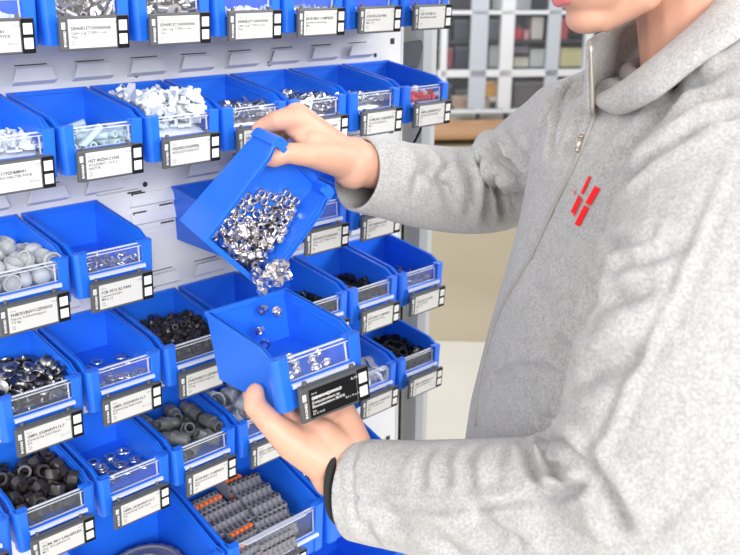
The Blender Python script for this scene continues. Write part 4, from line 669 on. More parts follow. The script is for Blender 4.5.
 (3, -1, 'cap'): [227,-949,-640,1,-58,-25,-1,118,-787,-608,29,34,29,34,166,-428,-638,0,-3,63,-5,449,-832,-634,4,-48,40,-9,491,-629,-620,13,23,-54,-20,548,-443,-622,8,39,46,-18,858,-1048,-608,43,-10,-43,10,807,-698,-640,1,-23,-59,-2,812,-437,-654,5,0,0,63,164,-1002,-528,0,-41,-48,0,211,-615,-602,58,-18,14,-11,165,-292,-545,7,47,-41,7,408,-1019,-654,30,0,0,55,330,-769,-532,22,17,53,21,351,-160,-610,28,-49,0,28,812,-884,-609,6,-1,48,40,812,-720,-539,54,2,-1,33,826,-524,-513,2,54,18,28,163,-1027,-386,27,57,-4,-6,347,-492,-625,8,-61,2,14,118,-171,-427,18,-41,18,-41,531,-1125,-605,40,-11,42,-23,605,-942,-620,17,18,-56,-17,166,-158,-617,20,-45,-36,-16,689,-1011,-553,19,20,-56,-8,602,-720,-591,3,36,-49,-18,686,-553,-531,49,-7,-27,27,334,-913,-390,26,-39,-42,-2,249,-813,-486,23,-19,-24,50,271,-164,-433,9,-49,23,32,697,-1152,-610,19,27,41,-34,421,-536,-504,4,34,-47,25,492,-242,-638,4,27,-57,1,588,-1069,-428,5,48,25,32,811,-339,-534,45,-25,-18,-32,699,-124,-607,20,20,-40,40,164,-1148,-608,28,30,35,-33,258,-643,-435,28,54,16,-3,332,-324,-539,27,-12,40,-39,356,-1170,-597,41,-41,16,16,567,-377,-499,2,58,-17,19,675,-286,-618,20,-39,-43,14,508,-898,-484,11,60,15,8,812,-747,-424,54,3,-2,33,858,-172,-608,23,38,-23,-38,228,-1154,-421,22,19,43,-36,169,-474,-479,57,-22,-7,-12,473,-361,-438,56,-1,-19,-22,360,-1009,-537,52,1,-2,36,438,-693,-406,32,-4,-53,-10,521,-169,-526,6,-61,-14,4,789,-970,-456,5,-26,-57,-9,625,-741,-488,60,13,12,3,787,-522,-368,25,-42,38,-15,137,-826,-413,42,25,-29,-27,317,-474,-398,16,-49,-34,15,161,-357,-386,13,60,-7,-14,419,-1111,-439,14,-58,-19,5,498,-830,-344,24,28,-48,-17,719,-205,-466,12,-15,-59,-9,812,-1170,-452,17,-17,41,41,602,-555,-422,11,-58,16,-16],
 (3, 0, 'spring'): [313,-916,-688,39,38,-18,-27,527,-1108,-688,38,28,31,29,670,-832,-688,39,-38,-18,27,102,-1050,-688,28,19,38,38,436,-713,-688,47,42,1,-7,620,-1140,-675,51,30,13,-19,149,-976,-674,37,-32,0,40,527,-1031,-677,53,-28,20,0,886,-1031,-675,44,-18,-5,41,133,-718,-688,39,-30,29,-26,593,-876,-673,42,-31,6,34,815,-1023,-688,32,23,35,34,266,-1107,-688,30,20,36,37,406,-815,-688,3,10,-40,-47,850,-803,-688,47,-41,9,-3,205,-1017,-686,31,30,35,29,520,-867,-688,29,-19,37,-38,117,-780,-674,32,42,-14,-32,366,-986,-684,41,-29,-17,34,681,-960,-688,24,27,-32,-41,274,-1012,-671,36,36,36,12,429,-1020,-683,27,-30,38,-30,603,-595,-688,38,-37,-18,28,146,-839,-677,24,31,-15,-47,532,-976,-677,52,-25,24,-7,667,-1096,-688,1,8,-41,-47],
 (3, 0, 'tag'): [773,-989,-680,10,21,58,-4],
 (3, 2, 'bracket'): [153,-630,-676,39,39,21,21,173,-458,-676,20,20,-40,-40,147,-165,-679,11,-49,-33,-17,331,-609,-669,51,12,28,-21,381,-332,-669,40,21,23,-37,388,-224,-676,30,-30,33,-33,506,-779,-679,18,30,-52,10,578,-411,-676,44,-44,10,-10,541,-359,-672,6,0,0,-63,809,-642,-679,20,2,-60,1,839,-349,-669,49,14,27,-26,816,-261,-679,3,59,-9,20,96,-562,-647,43,-13,13,43,181,-556,-676,2,2,45,45,96,-313,-679,14,-42,-42,-14,513,-637,-676,27,27,35,35,396,-549,-676,10,10,-43,-43,445,-183,-653,36,-38,6,35,593,-492,-679,20,-16,-58,-5,515,-504,-646,40,-38,-31,0,667,-151,-679,10,52,-29,18,765,-775,-672,54,0,0,33,764,-561,-679,4,59,-11,20,754,-169,-668,55,-3,31,6,270,-978,-672,49,0,0,-40,270,-252,-679,3,59,-8,20,225,-314,-669,50,13,28,-23,371,-931,-676,42,42,15,15,448,-479,-679,20,6,-59,2,524,-208,-615,16,51,-29,16,688,-681,-679,14,-42,-42,-14,694,-368,-647,47,28,-5,-31,517,-191,-674,39,-42,-15,22,643,-512,-641,36,-4,-51,-10,880,-493,-666,41,17,17,-41,676,-254,-663,47,3,33,-25,149,-998,-679,2,-60,-5,-20,154,-385,-664,12,6,-27,-55,147,-328,-623,38,-29,41,-5,425,-724,-662,16,17,33,-49,442,-403,-668,25,25,-48,-20,320,-159,-668,30,-36,-40,13,552,-738,-648,29,-5,-53,17,715,-503,-622,6,-30,55,-7,581,-217,-679,17,32,-50,11,816,-906,-669,48,-15,27,28,748,-474,-679,20,-11,-59,-4,875,-164,-666,47,-10,12,39,270,-738,-676,25,-25,37,-37,293,-450,-676,6,6,44,44,134,-108,-619,53,-13,31,-2,310,-681,-676,42,42,-14,-14,329,-386,-676,18,18,41,41,221,-156,-668,9,29,-50,24,619,-577,-661,9,-11,10,61,612,-436,-621,4,59,-12,19,616,-296,-663,29,8,13,54,830,-592,-626,19,-9,-49,-34,814,-431,-653,25,16,20,52,821,-148,-635,9,-26,42,-38,203,-866,-676,9,9,-44,-44,252,-530,-655,31,-36,6,41,148,-244,-630,12,-29,21,51,418,-860,-676,33,-33,30,-30,445,-623,-672,51,0,0,38,285,-196,-626,25,-5,33,48,583,-644,-640,54,16,15,23,462,-446,-606,30,8,21,-50,753,-333,-664,46,8,31,-28,833,-781,-679,18,28,-52,10,804,-510,-627,5,-17,-48,-37,871,-336,-608,39,-6,12,-47,212,-690,-664,23,-6,16,-56,165,-416,-615,10,2,-28,-56,153,-181,-611,33,52,3,15,329,-820,-669,34,24,19,-43,330,-517,-620,45,-37,16,-18,484,-303,-653,0,8,9,-62,621,-705,-658,1,33,52,13,591,-349,-624,12,-7,31,53,557,-102,-640,0,62,0,12,675,-818,-670,47,-36,-13,17,883,-500,-610,18,21,37,43,768,-186,-608,37,8,8,50,152,-760,-679,8,55,-23,19,268,-290,-605,36,-8,48,-18,215,-130,-590,23,6,-17,-56,384,-655,-631,24,43,-35,-17,320,-414,-618,3,-3,45,-45,384,-116,-635,36,33,39,8],
 (4, -1, 'rivet'): [155,-851,-653,62,11,7,-4,184,-692,-671,2,-3,-63,-1,155,-315,-660,51,0,0,37,370,-855,-660,14,0,0,62,360,-676,-660,55,0,0,-31,478,-520,-660,61,0,0,-18,543,-1114,-666,4,63,3,-7,628,-616,-659,48,0,0,-41,615,-429,-655,57,-6,5,-27,823,-918,-671,1,63,5,2,787,-671,-654,13,-1,11,-61,821,-505,-671,1,-11,62,-2,224,-1145,-652,16,60,9,7,286,-763,-616,5,0,63,2,152,-521,-656,33,4,-1,-54,380,-1136,-653,40,-9,-10,-47,487,-646,-621,1,36,-51,-6,316,-453,-671,2,63,-4,0,382,-1135,-576,2,61,-14,5,714,-523,-607,52,0,-1,-36,745,-331,-671,2,26,-58,0,705,-1051,-671,2,62,13,1,682,-809,-660,28,0,0,-57,825,-425,-597,49,-14,-2,-37,155,-1025,-664,2,48,-40,10,226,-798,-543,60,7,-18,0,147,-356,-571,53,19,11,26,325,-1012,-653,48,-10,9,39,547,-522,-573,58,0,10,22,238,-160,-671,1,-41,-48,0,500,-942,-653,61,13,2,12,509,-771,-653,31,-9,-9,-53,676,-161,-639,5,57,-8,26,675,-1172,-616,10,-1,-44,-44,821,-785,-614,33,0,-1,54,796,-160,-671,0,41,48,2,154,-931,-589,38,9,7,49,155,-648,-596,12,61,6,6,295,-580,-607,48,1,-4,-41,314,-965,-585,60,-13,1,15,417,-677,-541,42,-4,-8,46,403,-122,-630,4,-5,-54,-32,625,-1008,-605,60,-10,-15,8,674,-695,-594,63,5,-1,5,556,-160,-636,28,-12,-19,52,829,-1133,-651,17,26,-54,-7,821,-618,-581,4,5,-63,-2,819,-151,-560,39,25,-4,42,172,-983,-525,6,-60,-16,10,155,-521,-579,8,51,-35,5,286,-405,-592,2,-23,-59,3,423,-846,-574,38,4,0,51,363,-807,-488,36,-11,6,-50,339,-285,-646,1,-15,6,61,487,-1018,-601,3,-63,1,-1,676,-579,-540,2,60,-18,5,486,-250,-650,18,-59,14,-7,778,-986,-594,37,3,-5,-51,823,-740,-527,26,-7,-12,56,842,-264,-597,19,-52,1,30,278,-935,-499,11,1,-62,4,127,-815,-520,47,6,-26,-33,275,-264,-583,12,37,-48,15,445,-964,-527,2,58,24,6,467,-800,-485,14,48,-23,-31,450,-401,-634,4,17,-59,13,570,-1119,-537,40,-4,-1,49,560,-731,-567,13,-61,3,-9,561,-355,-593,0,-55,-30,8,825,-1139,-550,6,-4,62,-8,702,-849,-588,1,55,29,7,718,-312,-580,9,43,42,17,155,-1117,-581,2,33,-54,4,214,-665,-505,6,-2,62,-9,155,-160,-601,8,32,53,-6,475,-1141,-490,11,15,60,-8,528,-425,-514,1,-63,-1,6,399,-402,-538,40,2,6,49,680,-1134,-495,7,58,-19,-13,562,-785,-470,23,-22,-54,5,646,-495,-478,1,0,-63,4,820,-1056,-489,53,-19,8,27,711,-758,-504,9,-19,-1,59,684,-415,-535,31,0,-11,54,233,-1132,-501,51,-13,22,-27,152,-559,-477,53,-10,1,33,199,-407,-511,58,6,3,-23,311,-1138,-476,8,59,0,-20,383,-665,-460,61,-10,-4,12,314,-540,-521,36,3,-10,51,581,-888,-557,2,62,11,6,538,-607,-489,63,-7,0,-6,534,-238,-528,58,-13,20,-6,820,-901,-512,62,0,-6,-8,805,-580,-464,10,4,10,-61,830,-343,-520,23,-43,-39,6,228,-889,-423,14,59,-17,0,298,-561,-434,38,-7,-3,-50,208,-235,-514,2,55,-30,7,364,-1070,-445,9,45,34,-27,490,-485,-433,60,7,-7,19,401,-163,-548,25,-56,-16,-1,573,-1018,-474,48,-14,8,-37,650,-638,-440,10,17,-14,58,640,-240,-527,33,25,-29,-37,708,-961,-485,18,38,-17,-44,827,-672,-413,57,22,-13,-11,820,-477,-510,13,-61,6,9,158,-1001,-414,16,-34,-43,-27,156,-560,-403,6,-3,63,-5,155,-423,-445,5,-54,-32,-5,395,-924,-447,0,16,60,10,432,-593,-393,62,1,2,-12,425,-292,-530,32,45,-29,8,617,-936,-428,7,25,26,51,664,-835,-437,11,35,-5,-51,566,-140,-515,21,48,31,-17,834,-993,-430,1,-47,37,-19,834,-825,-429,35,10,-24,-46,680,-388,-445,8,54,29,-12,119,-1132,-473,34,0,53,6,111,-730,-446,48,9,-34,-21,337,-395,-469,0,-29,56,-5,464,-1013,-397,0,17,-61,-3,290,-739,-409,6,-11,1,62],
 (4, 0, 'washer'): [162,-1107,-696,43,0,0,46,327,-1138,-696,9,0,0,-63,580,-1060,-696,0,12,62,0,826,-1134,-696,0,56,30,0,150,-713,-696,27,0,0,-57,168,-546,-696,45,0,0,-45,280,-784,-686,38,4,0,50,342,-606,-696,0,-38,-51,0,597,-734,-696,0,58,-24,0,525,-482,-696,59,0,0,-23,825,-722,-696,41,0,0,-48,815,-537,-696,0,25,-58,0,151,-1134,-678,41,0,0,-48,415,-1070,-683,10,-4,-3,-62,593,-1134,-676,1,-38,50,0,732,-1128,-680,6,18,60,2,153,-933,-696,0,-19,60,0,448,-960,-682,6,52,-36,-1,504,-1128,-657,0,28,-57,0],
 (4, 1, 'smallnut'): [108,-974,-664,21,45,0,-38,109,-806,-680,0,45,45,0,112,-624,-680,50,0,0,39,171,-520,-663,4,38,24,-44,113,-368,-680,30,0,0,56,214,-883,-680,17,0,0,61,224,-751,-664,1,40,22,44,234,-586,-680,25,0,0,-58,282,-501,-664,42,12,-44,-11,154,-284,-664,9,34,30,-43,316,-912,-663,18,-45,1,-41,351,-773,-680,7,0,0,-63,310,-637,-664,18,26,37,-40,360,-506,-664,27,-16,42,34,397,-328,-680,0,-46,43,0,413,-967,-680,0,8,63,0,458,-786,-664,5,-36,-27,-44,435,-689,-659,2,-48,18,-37,456,-519,-664,28,16,-42,34,487,-356,-680,0,63,-4,0,567,-980,-680,63,0,0,8,553,-814,-680,32,0,0,54,545,-638,-680,20,0,0,-60,555,-490,-664,23,-21,-40,-37,548,-421,-664,12,12,-44,-42,625,-940,-664,44,26,-37,3,610,-739,-680,26,0,0,-57,644,-658,-680,0,-18,61,0,647,-538,-664,14,-30,34,42,644,-371,-680,0,-53,34,0,758,-899,-680,6,0,0,-63,783,-761,-680,0,44,45,0,775,-644,-663,13,-10,-43,43,776,-511,-664,42,-43,14,-13,735,-357,-680,60,0,0,-19,843,-890,-664,17,-45,5,-40,867,-755,-680,45,0,0,-44,859,-680,-664,12,-31,33,42,867,-511,-680,0,15,61,0,860,-403,-664,39,-40,21,-21,172,-1040,-680,40,0,0,49,129,-894,-657,53,-33,-1,-10,113,-704,-659,16,-34,-46,-21,112,-448,-658,56,26,1,-13,109,-338,-626,60,0,0,-19,208,-906,-610,15,-29,-33,-43,273,-826,-658,39,-24,0,-43,204,-678,-657,50,-21,-24,-23,210,-485,-663,38,-4,44,24,309,-303,-664,40,41,19,18,350,-998,-663,45,-20,40,-6,354,-771,-626,0,-42,47,0,372,-653,-638,39,27,17,38,397,-467,-608,58,-21,11,9,358,-251,-621,11,26,-26,50,412,-1093,-664,44,-24,39,1,434,-771,-581,33,31,32,30,475,-688,-601,61,-1,11,-9,443,-595,-658,13,-47,-18,36,429,-169,-664,15,-29,35,41,557,-1058,-664,22,-22,-40,-38,526,-730,-664,38,40,22,21,558,-651,-626,0,-49,-39,0,566,-491,-595,2,59,-22,1,570,-330,-680,0,-32,-54,0,647,-1017,-664,13,13,-43,-42,613,-778,-623,23,-3,7,-58,644,-658,-626,0,-50,-38,0,657,-479,-591,4,-26,55,17,627,-463,-664,28,30,34,33,726,-985,-657,38,-1,30,40,730,-811,-663,40,41,-17,-20,728,-688,-648,12,-42,-29,-35,779,-421,-664,40,41,19,18,706,-362,-626,0,-50,39,0,884,-939,-589,27,35,-27,-35,860,-825,-624,53,-17,25,18,859,-584,-664,29,14,-43,33,865,-493,-626,14,0,0,-62,878,-346,-593,41,-1,48,-3,118,-1094,-656,25,-27,49,15,116,-1023,-608,22,-58,-8,7,94,-756,-612,44,6,-45,-5,116,-564,-620,52,-22,-22,-17,186,-388,-658,25,-42,-37,15,254,-959,-680,17,0,0,-61,281,-822,-592,16,55,-26,-5,165,-760,-623,55,5,-30,-5,225,-584,-605,51,23,-28,0,357,-409,-661,20,8,59,-8,393,-861,-680,0,60,-21,0,361,-775,-574,63,0,0,4,410,-679,-567,0,-53,-8,-33,408,-403,-584,54,-16,-5,-27,478,-177,-600,10,-59,14,15,485,-903,-659,42,-19,-11,-42,432,-834,-551,10,-14,52,31,503,-695,-539,29,41,33,19,483,-477,-602,17,60,10,-4,450,-419,-664,26,-18,41,35,557,-1111,-664,22,-22,-40,-38,528,-765,-596,4,-42,45,11,575,-689,-574,0,-60,21,0,544,-400,-576,6,-3,-55,29,578,-243,-680,27,0,0,57,653,-1080,-663,13,-28,35,43,635,-810,-578,21,7,-3,59,649,-576,-582,5,44,5,44,640,-390,-574,0,-32,-54,0,622,-379,-626,52,0,0,-37,747,-1081,-680,59,0,0,23,673,-833,-664,34,6,-45,27,699,-754,-628,53,-26,-4,22,796,-341,-628,28,3,19,53,713,-280,-581,45,-10,41,-11,800,-956,-620,14,-49,38,-3,861,-854,-561,52,13,-12,31,758,-570,-664,43,31,-33,10,867,-462,-574,18,0,0,60,862,-290,-664,44,45,0,0,252,-1172,-660,23,-7,-58,3,92,-1162,-627,45,3,-45,-3,114,-852,-606,59,-22,-1,-1,113,-659,-605,8,-8,-21,-58,264,-390,-659,16,45,-35,-21,220,-1101,-664,42,43,13,13,268,-939,-592,50,24,24,19,222,-736,-573,51,-1,35,15,179,-624,-618,5,-44,-26,-36,326,-382,-626,16,-11,58,-14,426,-999,-626,0,29,56,0,299,-692,-664,24,-20,41,36,450,-617,-540,43,-4,36,28,366,-566,-664,40,-36,27,17,218,-170,-664,40,-36,27,17,486,-839,-623,22,5,-53,-26,436,-896,-520,49,-21,5,-33,506,-563,-636,31,-8,-54,-7,471,-339,-574,0,-21,-59,0,474,-343,-626,0,49,40,0,594,-1179,-680,0,54,33,0,542,-801,-555,11,-43,-45,-5,589,-696,-505,5,-5,-45,43,570,-335,-557,56,15,-11,23,511,-120,-659,11,-44,6,43,806,-1120,-656,50,27,27,8,671,-805,-529,46,8,0,42,662,-715,-580,7,-43,40,23,650,-388,-520,63,0,0,1,725,-253,-663,44,-43,-10,7,679,-1146,-680,17,0,0,-61,660,-894,-664,43,28,-36,6,822,-636,-584,36,30,-26,-33,741,-464,-595,20,48,-26,-24,781,-230,-630,14,56,-6,-24,709,-935,-593,13,53,16,-27,780,-941,-545,30,37,-39,14,789,-766,-606,38,-21,4,46,879,-390,-519,2,42,-1,-47,863,-221,-680,0,-32,-54,0,313,-1193,-623,34,37,-28,27,179,-969,-626,0,24,24,53,130,-744,-546,19,-16,4,-58,110,-595,-557,14,-41,-45,-9,159,-213,-664,44,45,-5,-5,292,-1040,-680,27,0,0,-57,172,-1086,-587,8,29,27,48,283,-727,-581,47,-24,25,-23,197,-528,-573,12,43,-36,27,239,-310,-626,7,-49,29,-26,334,-1115,-663,27,-44,8,35,348,-806,-505,36,-37,-26,24,524,-605,-553,48,-33,13,-21,297,-616,-579,40,12,-45,-12,265,-230,-664,43,-31,-33,-10,486,-1028,-659,22,48,5,34,265,-1101,-577,13,-54,29,0,580,-571,-614,39,-22,23,38,522,-264,-596,37,1,-4,51,571,-158,-680,54,0,0,32,571,-877,-640,59,17,8,-11,595,-760,-489,30,-38,34,21,646,-528,-532,25,-11,23,52,507,-276,-529,33,44,19,-24,517,-104,-572,41,-48,2,0,738,-1175,-619,23,3,54,-23,668,-985,-591,55,-23,19,-8,742,-740,-549,52,21,-29,4,627,-207,-614,33,-3,43,-33,714,-102,-664,44,-45,-1,1,812,-1196,-659,42,42,16,-16,599,-1031,-589,27,54,9,-17,777,-593,-529,14,36,49,7,691,-602,-664,12,-11,-44,42,654,-284,-657,23,36,-11,-45,807,-1034,-664,42,43,-14,-13,847,-796,-526,6,-6,29,56,877,-632,-587,3,-48,-1,-41,816,-556,-590,16,7,-44,42,862,-152,-663,38,38,23,-23,206,-1175,-582,15,-33,10,-51,188,-828,-575,26,53,-23,-5,178,-665,-535,15,-40,31,-35,111,-493,-599,5,10,59,-21,111,-250,-594,28,5,-56,0,232,-1019,-619,49,-29,-26,9,345,-996,-534,5,45,-35,-27,339,-676,-552,55,26,10,13,227,-417,-606,16,18,56,17,176,-327,-588,37,-17,15,-46,165,-1177,-680,0,-51,-37,0,353,-862,-611,52,-3,14,33,385,-716,-512,5,-54,-1,-32,283,-342,-581,20,-52,-29,9,290,-191,-604,7,53,25,-21,482,-1122,-661,8,-44,-7,44,431,-912,-605,48,18,-15,-33,558,-574,-526,34,27,-45,8,432,-543,-579,12,-1,-16,-60,430,-232,-664,41,34,30,-14,601,-1115,-605,20,-6,-60,3,515,-893,-570,52,-23,13,-24,599,-447,-525,31,-7,49,23,464,-438,-544,3,35,-39,-35,595,-291,-608,13,-35,32,-40,666,-1156,-611,44,26,37,-4,692,-862,-579,16,3,-40,-46,772,-692,-575,5,25,46,35,569,-167,-626,0,63,-2,0,644,-114,-638,23,-29,50,-12,862,-981,-680,59,0,0,-22,786,-867,-611,40,8,47,8,830,-680,-503,42,17,-41,-17,725,-369,-574,0,0,63,0,763,-156,-664,30,14,43,-32,880,-1081,-663,11,-42,15,-43,884,-687,-508,45,3,-45,-3,868,-593,-523,12,59,17,-3,808,-415,-581,30,8,45,-32,843,-98,-663,1,1,-45,45,146,-1171,-610,13,43,13,43,203,-805,-525,57,-23,13,-5,115,-640,-522,2,5,-61,-17,113,-398,-584,26,-57,6,7,115,-135,-664,42,43,-14,-13,296,-1057,-626,0,-38,-50,0,534,-1174,-608,40,2,-37,32,240,-650,-546,27,-37,32,-29,209,-245,-594,34,-30,23,38,397,-118,-595,7,-2,0,-63,380,-1175,-662,42,-10,45,-9,394,-934,-563,8,47,30,28,290,-533,-576,6,22,46,-37,316,-448,-591,53,26,8,-21,390,-324,-626,0,20,60,0,312,-976,-583,23,33,1,49,490,-1064,-593,20,-51,31,9,478,-757,-503,35,-49,19,1,464,-346,-520,0,-58,25,0,508,-235,-663,19,-44,-6,40,454,-1194,-664,38,40,22,-22,613,-911,-588,61,7,1,-15,642,-636,-538,21,9,-25,53,530,-486,-537,5,35,-52,1,379,-104,-664,39,-38,24,20,545,-965,-626,16,0,0,-61,737,-1069,-618,2,-39,48,-9,728,-674,-512,38,-6,-24,-44,800,-148,-600,12,-22,-4,-58,684,-192,-658,23,-15,-19,53,860,-1018,-602,36,-2,32,40,862,-725,-584,8,58,22,10,713,-619,-581,35,-36,30,-25,726,-542,-585,34,23,32,-36,866,-220,-611,31,32,-32,-31,884,-1175,-663,44,-10,44,-10,762,-828,-547,8,45,-35,26,879,-502,-505,29,31,-33,-33,797,-507,-535,1,12,-56,26,821,-300,-577,36,11,-39,-31,115,-927,-583,5,-2,-26,57,93,-826,-538,18,-41,19,-41,114,-464,-553,10,32,-50,19,162,-154,-595,19,14,-58,4,187,-98,-663,39,39,-21,21,371,-1054,-593,30,-16,-44,30,285,-761,-519,11,-23,57,10,195,-442,-571,1,50,31,23,437,-258,-582,24,-23,41,-35,276,-123,-664,0,-40,-22,44,432,-1140,-594,21,-53,28,1,323,-802,-423,5,39,26,-42,332,-476,-539,48,24,13,-31,358,-564,-580,29,-29,33,-35,355,-182,-664,36,37,-26,-25],
 (4, 2, 'washer'): [162,-586,-696,0,18,61,0,349,-574,-696,0,-37,-52,0,593,-584,-696,0,-24,-58,0,823,-584,-696,20,0,0,60],
 (4, 3, 'screw'): [227,-1015,-666,49,-7,36,15,225,-894,-667,10,-22,-30,50,187,-496,-667,46,-34,15,-21,366,-991,-667,35,-11,35,-37,279,-756,-667,35,-11,-36,37,329,-549,-666,47,0,-37,-19,626,-950,-667,20,-28,24,-47,554,-755,-667,36,-20,-31,-36,682,-508,-667,15,-32,-19,-49,751,-1130,-667,47,33,17,-20,852,-660,-667,7,-11,-35,-51,822,-515,-666,1,37,-6,51,109,-1036,-667,24,-28,-24,-45,145,-708,-667,9,33,17,50,113,-264,-667,51,-34,14,2,328,-860,-667,24,15,-34,45,505,-857,-667,49,37,6,-14,467,-386,-667,9,6,-37,-50,416,-1118,-667,47,37,1,-20,618,-867,-667,23,-36,7,-45,544,-346,-667,26,-27,-25,-44,837,-1047,-667,10,-24,-29,-50,803,-868,-667,16,-35,-12,48,762,-405,-667,51,-37,-5,6,170,-1135,-667,14,21,30,-49,129,-799,-667,21,-16,34,-46,162,-605,-667,2,-36,-10,-51,478,-1044,-640,26,4,-22,53,412,-707,-667,9,-34,-15,-50,471,-598,-667,51,5,37,5,598,-1062,-667,51,-22,-30,1,534,-807,-612,50,25,26,13,619,-652,-667,50,27,26,-7,756,-975,-646,2,20,14,58,822,-790,-666,50,-10,36,-9,674,-306,-667,45,-34,14,24,234,-953,-582,1,25,27,51,105,-913,-626,52,12,4,34,106,-391,-654,35,44,-13,25,286,-1083,-667,48,13,35,16,391,-802,-656,27,-8,44,-36,390,-419,-667,18,-37,5,48,682,-1062,-640,49,22,1,-33,712,-856,-582,45,30,-21,24,554,-518,-667,49,-36,-11,15,805,-1080,-601,40,-12,-47,-6,736,-746,-667,48,4,-37,16,721,-630,-667,48,-22,-30,-18,300,-1183,-667,26,-36,-8,44,293,-828,-602,33,12,33,41,105,-528,-640,9,-7,21,-59,435,-942,-610,21,19,-27,-50,316,-671,-651,35,-14,-45,-23,396,-501,-667,23,37,7,45,647,-1150,-667,28,37,-4,-43,588,-675,-582,45,-27,-31,-15,610,-542,-617,52,-34,2,-13,870,-1168,-623,14,-12,-58,-18,816,-709,-612,1,38,-10,-50,775,-560,-623,46,-23,2,37],
 (4, 4, 'screw'): [228,-998,-667,20,18,-33,47,216,-576,-667,47,9,36,21,259,-462,-667,51,9,36,-1,404,-871,-667,18,10,36,48,370,-559,-667,3,-14,-34,-51,414,-438,-667,0,36,8,51,616,-782,-667,47,-33,18,19,531,-738,-667,51,26,-26,5,587,-429,-666,33,19,-32,-39,823,-1027,-667,44,35,-13,26,797,-658,-667,24,36,9,-45,753,-269,-667,51,-37,1,-1,110,-996,-667,50,36,8,11,106,-559,-666,19,-24,-28,-48,146,-366,-667,17,-14,-35,48,305,-1135,-667,42,36,-10,29,295,-680,-662,14,27,21,51,379,-157,-667,40,-16,34,31,510,-1148,-667,26,-19,-32,44,699,-566,-667,11,-23,29,-50,700,-474,-667,33,-34,15,-38,698,-803,-667,49,-19,32,15,826,-540,-667,33,-9,36,-39,808,-387,-634,14,-52,-12,-30,154,-781,-667,50,1,-37,-9,142,-686,-657,50,-30,-7,22,194,-444,-619,45,27,16,-32,429,-1089,-667,37,-13,-35,35,332,-779,-667,20,18,33,-47,277,-154,-667,3,-28,25,51,755,-1125,-667,50,36,-8,12,615,-579,-667,48,-20,-32,-17,669,-271,-667,51,-32,-19,4,747,-932,-667,19,18,33,-47,676,-678,-629,61,9,11,-5,698,-379,-653,54,-25,14,-16,248,-877,-667,3,37,-6,-51,223,-662,-630,8,-13,-8,-61,148,-217,-667,3,-36,-10,-51,444,-950,-667,50,37,-6,-8,441,-708,-667,33,-9,-36,39,390,-358,-667,47,-34,14,-20,545,-907,-667,27,3,-37,-43,564,-640,-667,21,-37,-7,46,550,-232,-667,51,-37,1,-2,830,-821,-667,40,-29,23,31,638,-859,-623,45,11,24,36,754,-523,-592,27,30,-9,-48,244,-745,-639,48,-10,19,-35,106,-877,-654,55,29,6,9,289,-327,-667,50,-29,-23,-12,327,-974,-667,47,33,17,-20,465,-562,-666,46,-37,4,-21,420,-239,-667,20,-36,9,-47,593,-1050,-667,49,36,10,13,648,-977,-667,3,2,-37,-51,607,-345,-655,20,-24,16,52,862,-915,-652,50,27,-5,-26,871,-692,-634,55,-18,-3,24,869,-272,-667,42,-36,11,29],
 (4, 5, 'clip'): [207,-1128,-689,43,34,24,20,178,-670,-689,22,25,-33,-42,466,-786,-689,46,38,16,11,739,-953,-689,46,-41,-4,13,180,-764,-689,47,42,0,-8,489,-1037,-689,47,41,9,2,595,-594,-689,18,-9,41,-44,860,-1005,-689,33,23,35,34,730,-572,-689,40,-39,-15,25,118,-1095,-689,32,-33,-26,35,860,-924,-680,41,-47,5,7,336,-644,-689,47,-40,12,-5],
 (4, 5, 'ring'): [580,-1131,-648,1,-39,48,-10,742,-1128,-648,4,-35,51,-11,266,-1002,-644,16,-47,38,-7,218,-475,-713,58,6,-6,23,448,-911,-712,52,12,0,34,459,-580,-713,22,-6,-6,-59,805,-839,-637,22,-57,11,12,838,-457,-648,5,-4,-62,8,157,-904,-713,55,2,-9,-29,123,-577,-629,14,-52,25,-21,572,-771,-712,50,-4,-6,-38,725,-731,-713,54,9,-3,31,354,-1132,-713,60,6,-6,18,301,-865,-703,6,2,-4,63,320,-749,-712,61,11,-5,10,560,-982,-694,45,-3,4,-44],
 (5, -2, 'bits'): [155,-1026,-694,61,0,0,-18,388,-957,-694,5,0,0,-63,601,-975,-694,11,0,0,-62,823,-947,-694,6,0,0,63,261,-695,-694,57,0,0,-28,269,-1082,-694,31,0,0,-55,540,-1126,-669,7,-34,-50,17,744,-1041,-694,51,0,0,-37,237,-957,-665,11,-31,49,-22,415,-1172,-694,16,0,0,-61,531,-869,-669,8,-36,-48,17,803,-1035,-663,62,0,13,2,143,-1140,-676,59,-7,-10,20,397,-773,-669,19,-60,6,1,644,-1132,-694,52,0,0,35,780,-1172,-660,0,-63,3,4,123,-676,-694,32,0,0,55,262,-1170,-656,3,-11,62,5,578,-1085,-647,14,-37,-36,33,679,-756,-694,63,0,0,-3,162,-818,-669,18,-60,0,4,401,-1049,-652,29,48,-15,-24,550,-770,-655,31,-43,12,-32,722,-862,-694,55,0,0,31,177,-884,-677,7,-1,12,-62,427,-835,-666,39,7,11,-48,646,-1035,-637,2,-11,-55,29,821,-1092,-650,12,14,-36,48,139,-1000,-639,44,0,17,42,448,-1002,-660,55,15,6,-26],
